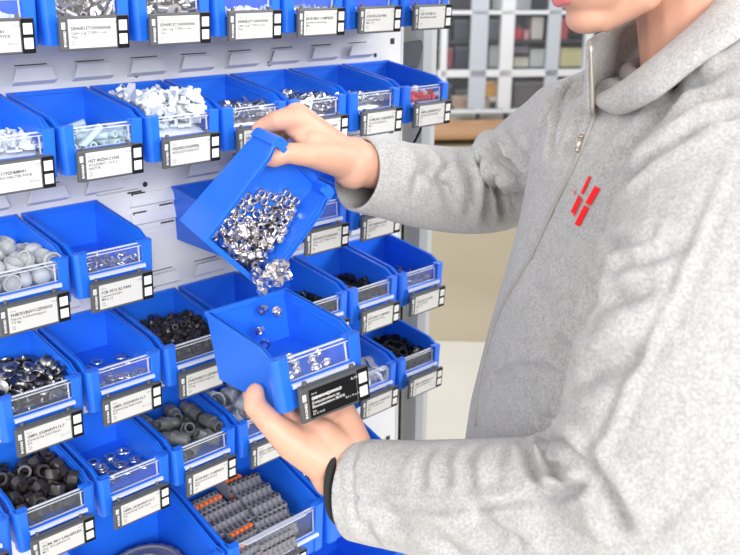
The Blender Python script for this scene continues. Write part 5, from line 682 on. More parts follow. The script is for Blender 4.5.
 (5, -1, 'hexnut'): [194,-960,-619,34,-42,16,28,134,-657,-619,43,-11,44,-12,132,-381,-618,43,-13,43,-11,480,-998,-619,32,33,31,30,562,-626,-644,62,0,0,-13,617,-397,-644,0,3,-63,0,809,-878,-619,39,39,-23,21,812,-648,-644,0,-52,36,0,818,-437,-644,60,0,0,20,165,-953,-442,22,24,39,-37,297,-567,-619,1,-38,-24,-44,278,-365,-612,9,-44,-6,44,509,-794,-601,9,9,56,27,622,-619,-496,44,-45,4,-4,361,-213,-619,36,-41,-19,-25,819,-964,-478,11,-41,45,11,812,-649,-522,58,0,0,-26,783,-464,-522,0,-20,60,0,176,-1006,-297,3,-55,31,0,468,-510,-619,33,9,44,-30,444,-335,-525,43,24,-12,37,380,-660,-526,8,20,-53,-27,626,-484,-355,10,40,-36,-32,566,-164,-606,27,-16,8,-54,804,-1071,-367,37,35,37,7,801,-812,-413,48,-28,6,28,813,-433,-398,26,0,0,-58,176,-1042,-150,40,-37,-23,-23,277,-779,-606,21,-30,42,-29,562,-276,-450,32,38,-38,-3,660,-786,-527,13,-48,-32,21,599,-436,-207,18,0,-20,-57,727,-288,-551,58,-5,16,19,822,-1114,-221,59,14,-2,16,793,-692,-356,21,28,49,-18,828,-419,-250,44,17,42,5,174,-912,-140,20,22,-40,38,139,-792,-497,41,-16,-42,16,463,-369,-318,21,-9,-26,-53,811,-1108,-617,1,-1,45,45,568,-339,-130,14,28,53,-14,688,-323,-296,36,-30,40,15,846,-1133,-65,40,21,-39,-21,748,-589,-299,27,52,23,-2,820,-429,-101,61,0,1,15,286,-797,-361,29,33,35,-29,132,-818,-313,29,34,-30,-32,356,-176,-323,15,44,-10,-42,654,-1122,-601,13,34,-9,-51,438,-278,-177,27,33,6,46,847,-171,-446,32,-31,32,-31,632,-1086,-298,16,8,7,60,808,-855,-256,4,5,20,-60,807,-202,-254,13,58,-11,19,446,-594,-345,51,34,-12,-8,168,-528,-491,38,-13,-23,43,135,-163,-484,40,20,40,20,326,-1115,-619,21,-21,-40,39,488,-483,-443,10,-35,-31,-41,325,-168,-472,0,6,-63,1,587,-1110,-410,2,-47,-41,11,676,-179,-188,23,47,35,3,682,-164,-410,27,-48,23,20,333,-506,-221,50,37,-3,-11,167,-184,-644,42,0,0,47,153,-191,-334,3,-16,60,13,162,-1115,-504,55,-20,8,23,288,-360,-442,9,16,-60,-2,810,-135,-619,38,39,-22,22,182,-1160,-317,45,-44,1,1,599,-721,-356,34,20,-26,41,278,-332,-283,26,-16,-36,42,156,-207,-207,60,13,-2,14,128,-347,-444,12,43,-12,-43,164,-471,-297,23,46,-33,16,627,-965,-493,27,-28,49,10,339,-942,-526,34,26,28,37,461,-971,-404,39,50,5,0,638,-892,-342,13,3,-60,13,508,-1160,-550,45,45,0,0,522,-180,-309,18,45,-40,10,347,-1150,-445,36,41,21,-24,301,-549,-405,22,27,-50,-15,173,-624,-341,23,24,7,-53,448,-792,-446,1,57,21,15],
 (5, 0, 'washer'): [209,-1138,-696,0,62,-13,0,187,-784,-697,22,0,0,-59,165,-617,-696,9,0,0,-63,380,-1073,-696,0,19,-60,0,375,-834,-696,61,0,0,15,380,-602,-696,30,0,0,56,581,-1065,-696,32,0,0,55,600,-846,-696,63,0,0,-9,597,-612,-696,0,62,13,0,817,-1093,-696,0,-61,16,0,826,-853,-696,0,41,48,0,824,-608,-696,26,0,0,58,159,-1093,-678,14,0,0,62,157,-878,-681,1,-38,-50,-6,150,-630,-678,0,63,-9,0,405,-1037,-678,0,56,-30,0,371,-853,-678,0,7,-63,0,379,-621,-678,0,-54,32,0,610,-1094,-678,0,41,48,0,620,-908,-678,0,-43,-46,0,603,-619,-678,0,0,-63,0,796,-1073,-678,0,20,60,0,789,-901,-678,19,0,0,60,773,-607,-678,0,63,0,0,158,-1138,-658,60,0,0,19,237,-1021,-666,60,-12,3,-15,174,-483,-677,5,48,40,-6,367,-1143,-670,6,-24,58,9,368,-812,-658,61,0,0,-17,359,-636,-658,0,56,30,0,571,-1120,-658,33,0,0,-54,576,-924,-659,1,0,0,-63,557,-770,-669,8,49,-38,8,782,-1097,-658,39,0,0,49],
 (5, 1, 'gland'): [452,-1053,-614,41,41,-18,-18,737,-669,-614,27,-45,6,35,271,-252,-611,44,-31,30,12,731,-931,-614,1,38,-24,44,281,-620,-614,2,-40,20,-44,618,-1124,-501,24,-27,49,-17,173,-1044,-613,39,-39,-23,-21,800,-944,-431,41,-39,-22,-19,246,-786,-531,1,36,-20,-48,726,-401,-614,6,42,-17,-44,452,-388,-591,41,47,-10,3,584,-362,-439,41,-39,23,16,179,-370,-445,2,-8,41,47,805,-477,-434,22,28,-38,35,242,-998,-433,42,41,19,12,518,-795,-495,15,-19,53,25,337,-621,-411,9,-52,0,-35],
 (5, 2, 'coupling'): [297,-684,-605,0,6,63,0,715,-590,-604,37,0,0,51,168,-745,-360,44,-8,-44,8,738,-633,-402,48,0,0,-41,466,-786,-437,22,-28,-52,-1,756,-651,-156,32,43,12,-31,540,-289,-561,26,-25,-36,37,732,-881,-563,30,-15,-35,-40,764,-183,-539,31,-31,30,33,744,-1120,-562,22,-22,39,39,223,-986,-551,49,-1,22,-33,808,-978,-295,45,0,45,0,454,-1086,-445,12,-15,-34,-49,660,-284,-288,47,32,25,9,606,-912,-255,16,-42,16,-42,224,-419,-469,21,-44,-35,-20,232,-174,-562,39,-39,-22,-22,765,-664,90,0,16,-61,0,443,-503,-360,31,-18,24,-46,395,-185,-297,31,-30,34,30],
 (5, 4, 'wclamp'): [375,-864,-657,9,0,0,63,394,-480,-657,0,61,18,0,305,-189,-657,39,0,0,-49,586,-196,-657,0,-61,15,0,861,-202,-592,44,4,-44,-4,182,-128,-497,43,-45,-8,-7,861,-736,-592,28,35,-28,-35,191,-1096,-592,41,-8,-44,-16,788,-1173,-592,13,-13,-43,-43,458,-384,-560,62,0,0,-10,445,-1082,-657,0,-15,61,0,696,-891,-657,0,-46,43,0,208,-848,-560,0,32,54,0,277,-627,-601,5,27,54,18,698,-620,-657,27,0,0,-57,506,-656,-591,36,12,-43,-27],
 (5, 5, 'bclamp'): [344,-669,-673,0,62,-10,0,196,-435,-673,61,0,0,18,745,-862,-673,36,0,0,-52,782,-424,-673,0,24,59,0,208,-810,-673,19,0,0,60,234,-290,-637,10,44,-42,15,876,-875,-630,34,-28,-34,28,720,-580,-629,34,-26,36,-28,144,-1067,-673,0,-45,44,0,238,-108,-630,4,4,-44,44,655,-1096,-673,24,0,0,-59,635,-292,-633,17,10,-19,-57,142,-1139,-563,21,-31,-32,39,148,-209,-630,37,-17,-41,-25,536,-668,-630,13,35,28,43,804,-402,-607,0,0,0,63,362,-1189,-630,44,44,4,-4,529,-493,-673,62,0,0,-13,823,-1092,-673,0,42,47,0,736,-674,-531,22,1,-4,59,513,-904,-673,47,0,0,42,398,-306,-643,46,9,-10,41,581,-1167,-564,42,-36,-26,-16,816,-578,-630,13,-44,-5,-43,149,-540,-630,16,-51,-29,-17,364,-445,-592,53,-9,-14,-30,629,-727,-630,22,29,34,39,710,-157,-673,0,-63,6,0,418,-759,-610,39,8,11,-48,250,-693,-607,0,-21,60,0,629,-934,-628,17,-40,20,-41,313,-543,-631,54,-17,0,28,290,-1043,-641,14,31,-53,-5,260,-909,-556,1,21,57,16,511,-1028,-626,23,4,13,-57,514,-860,-577,12,-59,-19,-7,147,-938,-589,32,43,-31,-9,615,-485,-574,6,1,61,14,766,-807,-607,0,50,-39,0,562,-149,-629,42,14,-42,-14,366,-907,-605,1,22,57,16,104,-650,-584,10,43,8,44,694,-968,-564,27,34,-29,-35,752,-189,-607,0,-62,-14,0,336,-1073,-574,15,-19,7,-58,442,-149,-673,0,8,-63,0,808,-1060,-607,0,47,-42,0,832,-381,-541,0,22,59,0],
}
# ------------------------------------------------------------------ fill the bins
BASE_Z = .19      # the bins have a raised floor
RAISE = {(2,-1): .27, (2,1): .30, (2,2): .31, (2,3): .28, (2,4): .31, (2,5): .24, (4,1): .27, (1,2): .22, (1,3): .22}
BEDS = {(4,1), (2,-1), (2,1), (2,2), (2,3), (2,4)}
DROP = {(5,-1): 26, (5,2): 9, (3,-1): 6}
INFO = {  # kind: category, label wording
 'lug': 'cable lug', 'lug2': 'terminal', 'bits': 'plastic crumb', 'bits2': 'plastic clip', 'rod': 'plastic rod', 'bracket': 'bracket', 'clip': 'clip', 'redbit': 'connector', 'whitebit': 'connector', 'cap': 'cap',
 'spring': 'spring clip', 'tag': 'tag', 'rivet': 'rivet cap', 'washer': 'washer', 'smallnut': 'nut', 'screw': 'screw', 'ring': 'ring', 'hexnut': 'nut', 'gland': 'cable gland', 'coupling': 'coupling', 'wclamp': 'clamp', 'bclamp': 'clamp', 'clipw': 'clip'}
ILAB = {
 '1,-1,bits': 'milky plastic crumb in the top-row bin at the left photo edge', '1,0,lug': 'tinned cable lug in the first whole bin of the top row', '1,1,lug': 'tinned cable lug in the second whole bin of the top row',
 '1,2,clipw': 'white clip in the third whole bin of the top row', '1,3,clip': 'zinc clip in the fourth whole bin of the top row',
 '2,-1,bits': 'milky plastic crumb in the leftmost bin of the second row', '2,0,rod': 'pale green plastic rod in a second-row blue bin', '2,1,bits2': 'translucent white plastic clip in the overflowing second-row bin',
 '2,2,bracket': 'small bent zinc bracket in the bin left of the raised hand', '2,3,lug2': 'silver terminal in the bin right behind the raised hand', '2,4,clip': 'silver clip in the second-row bin beside the one with red bits',
 '2,5,redbit': 'red connector in the second-row bin at the panel edge', '2,5,whitebit': 'white connector in the second-row bin at the panel edge',
 '3,-1,cap': 'pale grey domed cap in the third-row bin at the left', '3,0,spring': 'metal spring clip near the bin front, around the square white tag', '3,0,tag': 'square white tag with a hole lying on the spring clips',
 '3,2,bracket': 'small bracket in the shaded bin behind the tilted bin', '4,-1,rivet': 'shiny dark rivet cap in the fourth-row bin at the left', '4,0,washer': 'flat washer in the nearly empty fourth-row bin',
 '4,1,smallnut': 'tiny black nut in the fourth-row bin left of the hand-held bin', '4,2,washer': 'grey washer lying at the back of the bin behind the hand-held one', '4,3,screw': 'black screw in the bin above the hand-held bin\'s right wall',
 '4,4,screw': 'black screw in the fourth-row bin second from the panel edge', '4,5,clip': 'small clip at the front of the fourth-row panel-edge bin', '4,5,ring': 'thin wire ring in the fourth-row panel-edge bin',
 '5,-2,bits': 'pale crumb in the bin cut off at the lower left', '5,-1,hexnut': 'large black hex nut in the fifth-row bin at the left', '5,0,washer': 'grey washer scattered in the fifth-row bin', '5,1,gland': 'dark grey cable gland in its fifth-row bin',
 '5,2,coupling': 'pale grey hex coupling in the bin beside the thumb', '5,4,wclamp': 'white ring clamp in the bin right of the black label', '5,5,bclamp': 'black band clamp in the fifth-row panel-edge bin'}
IM = {k: f() for k, f in ITEMS.items()}
NAMES = {'bits': 'plastic_crumb', 'lug2': 'silver_terminal', 'bits2': 'plastic_clip', 'redbit': 'red_connector', 'whitebit': 'white_connector', 'clipw': 'white_clip', 'clip': 'metal_clip', 'spring': 'spring_clip', 'rivet': 'rivet_cap',
 'smallnut': 'small_nut', 'screw': 'black_screw', 'hexnut': 'hex_nut', 'gland': 'cable_gland', 'coupling': 'coupling_ring', 'wclamp': 'white_clamp', 'bclamp': 'black_clamp', 'cap': 'domed_cap', 'rod': 'plastic_rod', 'lug': 'cable_lug',
 'bracket': 'metal_bracket', 'tag': 'square_tag', 'washer': 'washer', 'ring': 'wire_ring'}
def bed(key, me, top, y0, y1, what):
    """the lower layer of a heap, a lumpy mass under the parts that show"""
    bm = bmesh.new(); nx, ny = 14, 18; g = []
    for j in range(ny+1):
        row = []
        for i in range(nx+1):
            x = .105+.765*i/nx; y = y0+(y1-y0)*j/ny
            e = min(i, nx-i)/3.; f = min(j, ny-j)/3.
            z = -.51+(top+.51)*min(1, e+.4)*min(1, f+.4)-.03-.03*noise.noise(Vector((x*19, y*19, key[0])))
            row.append(bm.verts.new((x, y, max(z, -.512))))
        g.append(row)
    for j in range(ny):
        for i in range(nx): bm.faces.new((g[j][i], g[j][i+1], g[j+1][i+1], g[j+1][i]))
    r = bmesh.ops.extrude_face_region(bm, geom=bm.faces[:])
    for v in [v for v in r['geom'] if isinstance(v, bmesh.types.BMVert)]: v.co.z = -.514
    b = BINS[key]
    obj('loose_parts', mesh('loose_parts', bm, me.materials[0], smooth=True, scale=P), loc=b.location, label='lower layer of the heap of '+what, cat='loose parts', kind='stuff')
_beds = set()
for (r_, c_, kind), flat_ in POSES.items():
    key = '%d,%d,%s' % (r_, c_, kind); bk = (r_, c_); b = BINS[bk]
    rec = [flat_[i:i+7] for i in range(0, len(flat_), 7)]
    rec.sort(key=lambda t: t[2])
    if bk in DROP: rec = rec[:-DROP[bk]]
    dz = RAISE.get(bk, BASE_Z); plur = ILAB[key]
    for n, t in enumerate(rec):
        o = obj(NAMES[kind], IM[kind], label=plur, cat=INFO[kind], group=None if kind == 'tag' else plur.replace(' in ', 's in ', 1) if ' in ' in plur else plur+' and its like')
        o.rotation_mode = 'QUATERNION'; o.rotation_quaternion = Quaternion([v/63 for v in t[3:]]).normalized()
        o.location = b.location + Vector((t[0]/1000, min(t[1]/1000+(.2 if bk == (5, 0) else 0), -.17 if bk == (5, 0) else 0), t[2]/1000+dz+.004))*P; o.scale = (P*.93,)*3 if kind == 'hexnut' else (P, P, P)
    if bk in BEDS and bk not in _beds:
        _beds.add(bk); ys = [t[1]/1000 for t in rec]
        bed(bk, IM[kind], -.66+dz, max(min(ys)-.04, -1.13), min(max(ys)+.04, -.09), plur.split(' in ')[0]+'s, '+'row %d' % bk[0] if 0 else plur.replace(' in ', 's in ', 1))

# nuts in the tilted bin: they slide over its floor to the lower back rim and drop out
NUT = m_locknut(mat('polished_nut', (.84, .81, .79), .26, 1.)); NUTD = NUT.copy(); NUTD.materials[0] = DARKSTEEL
random.seed(11)
TM = tilt.matrix_world; pts = []
tries = 0; TI = TM.inverted(); cw_ = wp(*CAM)
REG = [(203, 240), (222, 214), (246, 196), (270, 191), (288, 193), (296, 200), (290, 222), (284, 246), (280, 266), (272, 284), (262, 292), (250, 284), (226, 263)]
def in_poly(x, y):
    c = False; n = len(REG)
    for i in range(n):
        (x1, y1), (x2, y2) = REG[i], REG[i-1]
        if (y1 > y) != (y2 > y) and x < (x2-x1)*(y-y1)/(y2-y1)+x1: c = not c
    return c
while len(pts) < 285 and tries < 90000:
    tries += 1
    px, py = random.uniform(200, 298), random.uniform(188, 294)
    if not in_poly(px, py): continue
    q = FW + (px-370)/F_PX*RT - (py-277.5)/F_PX*UP
    near = max(0., min(1., ((py-192)+(px-285)*.3+20)/95))          # thicker towards the low rim
    lift = random.random()*.30*near**1.5 if near > .35 else 0.
    o_ = TI @ cw_; d_ = (TI.to_3x3() @ q); zt = (-.482+lift)*P
    t_ = (zt-o_.z)/d_.z; p = (o_+d_*t_)/P
    if not (.105 < p.x < .87 and -1.1 < p.y < -.10): continue
    if all((p-k).length > .088 for k in pts): pts.append(p)
NG = 'lock nuts sliding in the tilted bin'
for p in pts:
    flat = p.z < -.45 and random.random() < .75
    q = Quaternion((0, 0, 1), random.uniform(0, 6.28)) if flat else Quaternion([random.gauss(0, 1) for _ in range(4)]).normalized()
    o = obj('lock_nut', NUTD if random.random() < .07 else NUT, label='shiny steel lock nut sliding down inside the tilted blue bin', cat='nut', group=NG)
    o.matrix_world = TM @ Matrix.Translation(p*P) @ q.to_matrix().to_4x4() @ Matrix.Scale(P, 4)
# nuts leaving over the rim and falling into the hand-held bin
LMI = low.matrix_world
def fall(px, py, d, label, group=None):
    o = obj('lock_nut', NUT, label=label, cat='nut', group=group); o.rotation_mode = 'QUATERNION'
    o.rotation_quaternion = Quaternion([random.gauss(0, 1) for _ in range(4)]).normalized(); o.location = at(px, py, d); o.scale = (P, P, P)
# the stream at the lip
for px, py in ((262, 284), (270, 283), (278, 281), (284, 277), (288, 275), (258, 279), (266, 276), (274, 274), (281, 270), (277, 264), (263, 291), (270, 268), (284, 264), (256, 272)):
    fall(px+random.uniform(-1, 1), py, 8.95+random.uniform(-.12, .12), 'steel lock nut spilling over the tilted bin\'s lower rim', 'lock nuts leaving the rim')
fall(263.5, 310, 8.95, 'falling steel lock nut, upper left one of those in mid-air')
fall(277, 311.5, 8.9, 'falling steel lock nut, upper right one of those in mid-air')
fall(259.5, 331, 8.85, 'falling steel lock nut left of centre in mid-air above the lower bin')
fall(265.5, 343.5, 8.8, 'lowest falling steel lock nut in mid-air above the lower bin')
for x, y in ((.25, -1.13), (.36, -1.05), (.52, -1.14), (.66, -1.12), (.44, -.9), (.3, -.75), (.62, -.93), (.75, -.84), (.5, -.7)):
    o = obj('lock_nut', NUT, label='steel lock nut lying on the floor of the hand-held bin', cat='nut', group='lock nuts on the floor of the hand-held bin')
    o.matrix_world = LMI @ Matrix.Translation(Vector((x, y, -.48))*P) @ Matrix.Rotation(random.random(), 4, 'Z') @ Matrix.Scale(P, 4)

# large bins: terminal blocks in strips, a moulded lump, knobs
def terminal():
    r = obj('terminal_block', None)
    prof = [(-.20, 0), (.20, 0), (.20, .07), (.16, .07), (.16, .13), (.11, .13), (.11, .19), (.04, .19), (.04, .16), (-.04, .16), (-.04, .19), (-.11, .19), (-.11, .13), (-.16, .13), (-.16, .07), (-.20, .07)]
    bm = bmesh.new(); prism(bm, prof, 'x', -.032, .032)
    obj('housing', mesh('housing', bm, GREYBLK, .006, scale=P), r)
    bm = bmesh.new()
    for y in (-.135, .135): prism(bm, [(-.018+y, .131), (.018+y, .131), (.018+y, .1335), (-.018+y, .1335)], 'x', -.02, .02)
    for y in (-.075, .075): prism(bm, [(-.02+y, .191), (.02+y, .191), (.02+y, .1935), (-.02+y, .1935)], 'x', -.018, .018)
    obj('wire_entry', mesh('wire_entry', bm, SLOT, scale=P), r)
    return r
tb0 = terminal()
bm = bmesh.new(); box(bm, -.024, .024, -.03, .02, .185, .215); box(bm, -.024, .024, -.19, -.155, .065, .09); LEV = mesh('lever', bm, ORANGE, .004, scale=P)
B6 = BINS[6, 1].location
first = True
def strip(cx, cy, cz, n, yaw, tilt_, roll, orange, label, group):
    global first
    M = Matrix.Translation(B6+Vector((cx, cy, cz+.13))*P) @ Matrix.Rotation(yaw, 4, 'Z') @ Matrix.Rotation(tilt_, 4, 'X') @ Matrix.Rotation(roll, 4, 'Y') @ Matrix.Scale(1.18, 4)
    for k in range(n):
        r = tb0 if first else dup(tb0); first = False
        if r is not tb0:
            for c in [c for c in r.children if c.name.startswith('lever')]: bpy.data.objects.remove(c)
        r['label'] = label; r['category'] = 'terminal block'; r['group'] = group
        r.matrix_world = M @ Matrix.Translation(Vector(((k-(n-1)/2)*.068, 0, 0))*P)
        if orange: obj('lever', LEV, r)
G = 'grey terminal blocks standing in strips'
LB = {0: 'plain grey terminal block in the big bin\'s middle strips', 1: 'grey terminal block with an orange lever at the back of the big bin', 2: 'grey terminal block with an orange lever by the big bin\'s clear front'}
for (cx, cy, cz, n, yaw, tl, rl, og, li) in (
 (.42, -.42, -.72, 7, .03, .35, .0, True, 1), (1.0, -.24, -.66, 4, .05, .30, .1, True, 1),
 (.62, -.68, -.80, 9, .02, .25, .0, False, 0), (1.16, -.44, -.68, 6, -.1, .45, -.05, False, 0), (.56, -.92, -.84, 8, .04, .2, 0., False, 0),
 (1.16, -.72, -.74, 6, -.12, .35, -.1, False, 0), (1.14, -1.0, -.78, 6, -.08, .3, -.1, False, 0), (.52, -1.18, -.87, 5, .05, .1, 0., True, 2), (1.02, -1.26, -.86, 7, -.05, .15, 0., False, 0), (.36, -1.42, -.94, 5, .08, .05, 0., True, 2), (.84, -1.46, -.94, 7, 0, .05, 0., False, 0)):
    strip(cx, cy, cz, n, yaw, tl, rl, og, LB[li], G+(' with orange levers, back' if li == 1 else ' with orange levers, front' if li == 2 else ''))
bm = bmesh.new()
g = []; W6 = 18
for j in range(W6+1):
    row = []
    for i in range(W6+1):
        x, y = .14+1.38*i/W6, -.15-1.3*j/W6
        z = -1.06+.40*min(1, i/4, (W6-i)/4, j/4, (W6-j)/4)+.03*noise.noise(Vector((x*9, y*9, 1)))
        row.append(bm.verts.new((x, y, z)))
    g.append(row)
for j in range(W6):
    for i in range(W6): bm.faces.new((g[j][i], g[j][i+1], g[j+1][i+1], g[j+1][i]))
r = bmesh.ops.extrude_face_region(bm, geom=bm.faces[:])
for v in [v for v in r['geom'] if isinstance(v, bmesh.types.BMVert)]: v.co.z = -1.085
obj('terminal_bed', mesh('terminal_bed', bm, GREYBLK, scale=P), loc=B6, label='lower layer of terminal blocks under the standing strips', cat='loose parts', kind='stuff')
# grey moulded lump in the lower left bin
lump = obj('moulded_cover', None, loc=BINS[6, 0].location+Vector((1.02, -.72, -1.08))*P, label='grey ribbed moulded cover lying in the lower left large bin', cat='cover')
bm = bmesh.new()
lathe(bm, [(.52, 0), (.52, .25), (.49, .34), (.42, .36), (.40, .34), (.30, .345), (.28, .365), (0, .37)], 40)
for v in bm.verts:
    a = math.atan2(v.co.y, v.co.x)
    if v.co.xy.length > .45: v.co.x *= 1+.022*math.cos(a*20); v.co.y *= 1+.022*math.cos(a*20)
obj('shell', mesh('shell', bm, GREYBLK, smooth='angle', scale=P), lump)
bm = bmesh.new(); tube(bm, [(.2*math.cos(t), .2*math.sin(t), .372) for t in [k*PI/8 for k in range(17)]], .02, 8); obj('rib', mesh('rib', bm, GREYBLK, smooth=True, scale=P), lump)
# dark knobs with threaded studs
def knob():
    r = obj('star_knob', None)
    bm = bmesh.new(); lathe(bm, [(0, -.16), (.13, -.16), (.155, -.13), (.165, -.02), (.15, .02), (.09, .035), (0, .035)], 28); obj('grip', mesh('grip', bm, KNOB, smooth='angle', scale=P), r)
    bm = bmesh.new(); lathe(bm, [(0, .036), (.10, .036), (.10, .05), (.045, .055), (.045, .075), (0, .075)], 24); obj('metal_face', mesh('metal_face', bm, STEEL, smooth='angle', scale=P), r)
    bm = bmesh.new(); tube(bm, [(0, 0, .07), (0, 0, .15)], .022, 10); obj('stud', mesh('stud', bm, STEEL, scale=P), r)
    return r
k0 = None
for (x, y, z) in ((.37, -.33, -.52), (.28, -.76, -.52), (.24, -1.14, -.55), (.72, -.32, -.54), (.63, -.72, -.54), (.60, -1.10, -.56), (1.06, -.35, -.56), (1.0, -.78, -.55), (.97, -1.16, -.58), (1.38, -.42, -.56), (1.36, -.82, -.57),
                  (.4, -.45, -.92), (.42, -.95, -.92), (.85, -.5, -.92), (.85, -1.0, -.92), (1.25, -.6, -.92), (1.25, -1.0, -.92)):
    r = knob() if k0 is None else dup(k0); k0 = k0 or r
    r.location = BINS[6, 2].location+Vector((min(x, 1.36), y, z+.06))*P; r.rotation_euler = (random.uniform(-.25, .25), random.uniform(-.2, .2), random.uniform(0, 3))
    r['label'] = 'dark red-black round knob with a steel stud, below the palm'; r['category'] = 'knob'; r['group'] = 'round knobs in the large bin below the palm'
# ------------------------------------------------------------------ the worker
def bpw(v): return wp(*v)
OB = Vector((3.659, -5.970, -.266))
FB = Vector((-.82, .57, 0)).normalized(); LB_ = Vector((-.57, -.82, 0)).normalized(); ZB = Vector((0, 0, 1))
BASE = wp(OB.x, OB.y, 0); BASE.z = 0
def bod(f, l, z, tw=0.):
    t = math.radians(tw); F = FB*math.cos(t)+LB_*math.sin(t); L = LB_*math.cos(t)-FB*math.sin(t)
    return bpw(OB+F*f+L*l+ZB*z)
def ball(bm, c, r, sc=None, M=None, seg=20):
    m = Matrix.Translation(c)
    if M is not None: m = m @ M.to_4x4()
    s = sc or (r, r, r); m = m @ Matrix.Diagonal((*s, 1))
    nv = seg//2; rows = []
    for j in range(nv+1):
        u = PI*j/nv; sz, cz = math.sin(u), math.cos(u)
        if j in (0, nv): rows.append([bm.verts.new(m @ Vector((0, 0, cz)))])
        else: rows.append([bm.verts.new(m @ Vector((sz*math.cos(2*PI*k/seg), sz*math.sin(2*PI*k/seg), cz))) for k in range(seg)])
    for A, B in zip(rows, rows[1:]):
        for k in range(seg):
            k2 = (k+1) % seg
            if len(A) == 1: bm.faces.new((A[0], B[k], B[k2]))
            elif len(B) == 1: bm.faces.new((A[k], B[0], A[k2]))
            else: bm.faces.new((A[k], B[k], B[k2], A[k2]))
def limb(bm, pts, rad, flat=None):
    """tapered limb through joints, rounded at each"""
    for i, (p, r) in enumerate(zip(pts, rad)):
        ball(bm, p, r*P)
        if i:
            n = 5
            for k in range(1, n):
                t = k/n; ball(bm, pts[i-1].lerp(p, t), (rad[i-1]*(1-t)+r*t)*P, seg=16)
            tube(bm, [pts[i-1], p], [rad[i-1]*P, r*P], 16)
def fuse(bm, voxel, smooth=6, name='fused', mats=None, factor=.5):
    """one continuous skin over everything in bm"""
    me = bpy.data.meshes.new('tmp'); bm.to_mesh(me); bm.free()
    o = bpy.data.objects.new('tmp', me); COL.objects.link(o)
    md = o.modifiers.new('r', 'REMESH'); md.mode = 'VOXEL'; md.voxel_size = voxel; md.adaptivity = 0
    sm = o.modifiers.new('s', 'SMOOTH'); sm.factor = factor; sm.iterations = smooth
    dg = bpy.context.evaluated_depsgraph_get(); out = bpy.data.meshes.new_from_object(o.evaluated_get(dg))
    bpy.data.objects.remove(o); bpy.data.meshes.remove(me)
    out.name = name; out.materials.clear()
    for m_ in mats or []: out.materials.append(m_)
    for p_ in out.polygons: p_.use_smooth = True
    return out
TLM, LLM = tilt.matrix_world, low.matrix_world
def tl(x, y, z): return TLM @ (Vector((x, y, z))*P)
def ll(x, y, z): return LLM @ (Vector((x, y, z))*P)
SKIN = mat('skin', (.66, .365, .255), .5, sss=.25, bump=(420, .12, .001), mottle=(60, (.71, .39, .285), 3))
LIP = mat('lips', (.62, .17, .18), .4, sss=.2)
HAIR = mat('dark_hair', (.025, .017, .012), .45)
bm = bmesh.new()
# right (raised) hand
wrR = at(353, 163, 9.72); elR = at(505, 183, 11.4)
idx = at(297, 118.5, 9.32)
limb(bm, [idx, at(279, 120.5, 9.32), at(260, 128.5, 9.46)], [.125, .11, .09])
limb(bm, [at(289, 124.5, 9.38), at(303, 137, 9.36)], [.09, .10])
limb(bm, [at(301, 137, 9.32), at(314, 146, 9.35)], [.085, .13])
kn = [tl(.66, -1.66, -.79), tl(.54, -1.66, -.95), tl(.42, -1.62, -1.06)]
limb(bm, [kn[0], tl(.72, -1.45, -.99), tl(.72, -1.10, -.84)], [.12, .10, .085])
limb(bm, [kn[1], tl(.60, -1.42, -1.06), tl(.58, -1.06, -.84)], [.115, .095, .08])
limb(bm, [kn[2], tl(.47, -1.42, -1.09), tl(.44, -1.12, -.84)], [.105, .085, .072])
for k, r in ((idx, .13), (kn[0], .135), (kn[1], .13), (kn[2], .12)): limb(bm, [k, k.lerp(wrR, .55), wrR], [r, r*1.25, .215])
limb(bm, [at(269.5, 159, 9.06), at(274, 158, 9.06), at(287, 153, 9.1), at(308, 155, 9.2), at(328, 156, 9.42), wrR], [.08, .098, .108, .125, .185, .21])
limb(bm, [at(312, 140, 9.3), at(330, 148, 9.5)], [.10, .16])
limb(bm, [wrR, wrR.lerp(elR, .25), wrR.lerp(elR, .6), elR], [.25, .26, .24, .22])
ball(bm, wrR, 0, (.25*P, .25*P, .29*P))
shR = bod(.0, -1.3, -.2); limb(bm, [elR, shR], [.28, .36])
# left (lower) hand: palm up under the bin, thumb at its side
wrL = at(345, 468, 8.21); elL = at(655, 512, 6.85)
roots = [ll(.16, -1.10, -.885), ll(.35, -1.06, -.89), ll(.54, -1.08, -.90), ll(.715, -1.16, -.905)]
tips = [[ll(.14, -.72, -.86), ll(.16, -.42, -.825)], [ll(.36, -.62, -.865), ll(.36, -.28, -.825)], [ll(.57, -.66, -.865), ll(.56, -.34, -.825)], [ll(.77, -.82, -.86), ll(.77, -.56, -.82)]]
for r_, t_, w_ in zip(roots, tips, (.10, .10, .097, .088)):
    limb(bm, [r_, *t_], [w_*1.08, w_*.95, w_*.78])
for i, r_ in enumerate(roots):
    wq = wrL + (RT*(-.13+.085*i) + UP*(-.10+.07*i))*P
    limb(bm, [r_, r_.lerp(wq, .5), wq], [.115, .13 if i < 3 else .15, .17])
limb(bm, [at(255.5, 391.5, 8.18), at(254.5, 397, 8.16), at(255, 406, 8.13), at(271, 423.5, 8.04), at(293, 443, 8.11), at(322, 461, 8.17)], [.082, .098, .105, .118, .165, .19])
limb(bm, [at(285, 428, 8.21), at(310, 446, 8.16), wrL], [.11, .17, .2])
limb(bm, [at(302, 424, 8.31), at(322, 436, 8.23), at(338, 450, 8.21)], [.13, .16, .19])
limb(bm, [at(348, 424, 8.42), at(350, 443, 8.32)], [.115, .13])
limb(bm, [wrL, wrL.lerp(elL, .25), wrL.lerp(elL, .6), elL], [.235, .25, .30, .30])
shL = bod(.0, 1.3, -.25); limb(bm, [elL, shL], [.34, .36])
# trunk, neck
limb(bm, [bod(0, 0, -3.4), bod(0, 0, -2.2), bod(0, 0, -1), bod(-.05, 0, -.3)], [.9, .85, .8, .6])
limb(bm, [shR, bod(-.05, 0, -.2), shL], [.36, .5, .36])
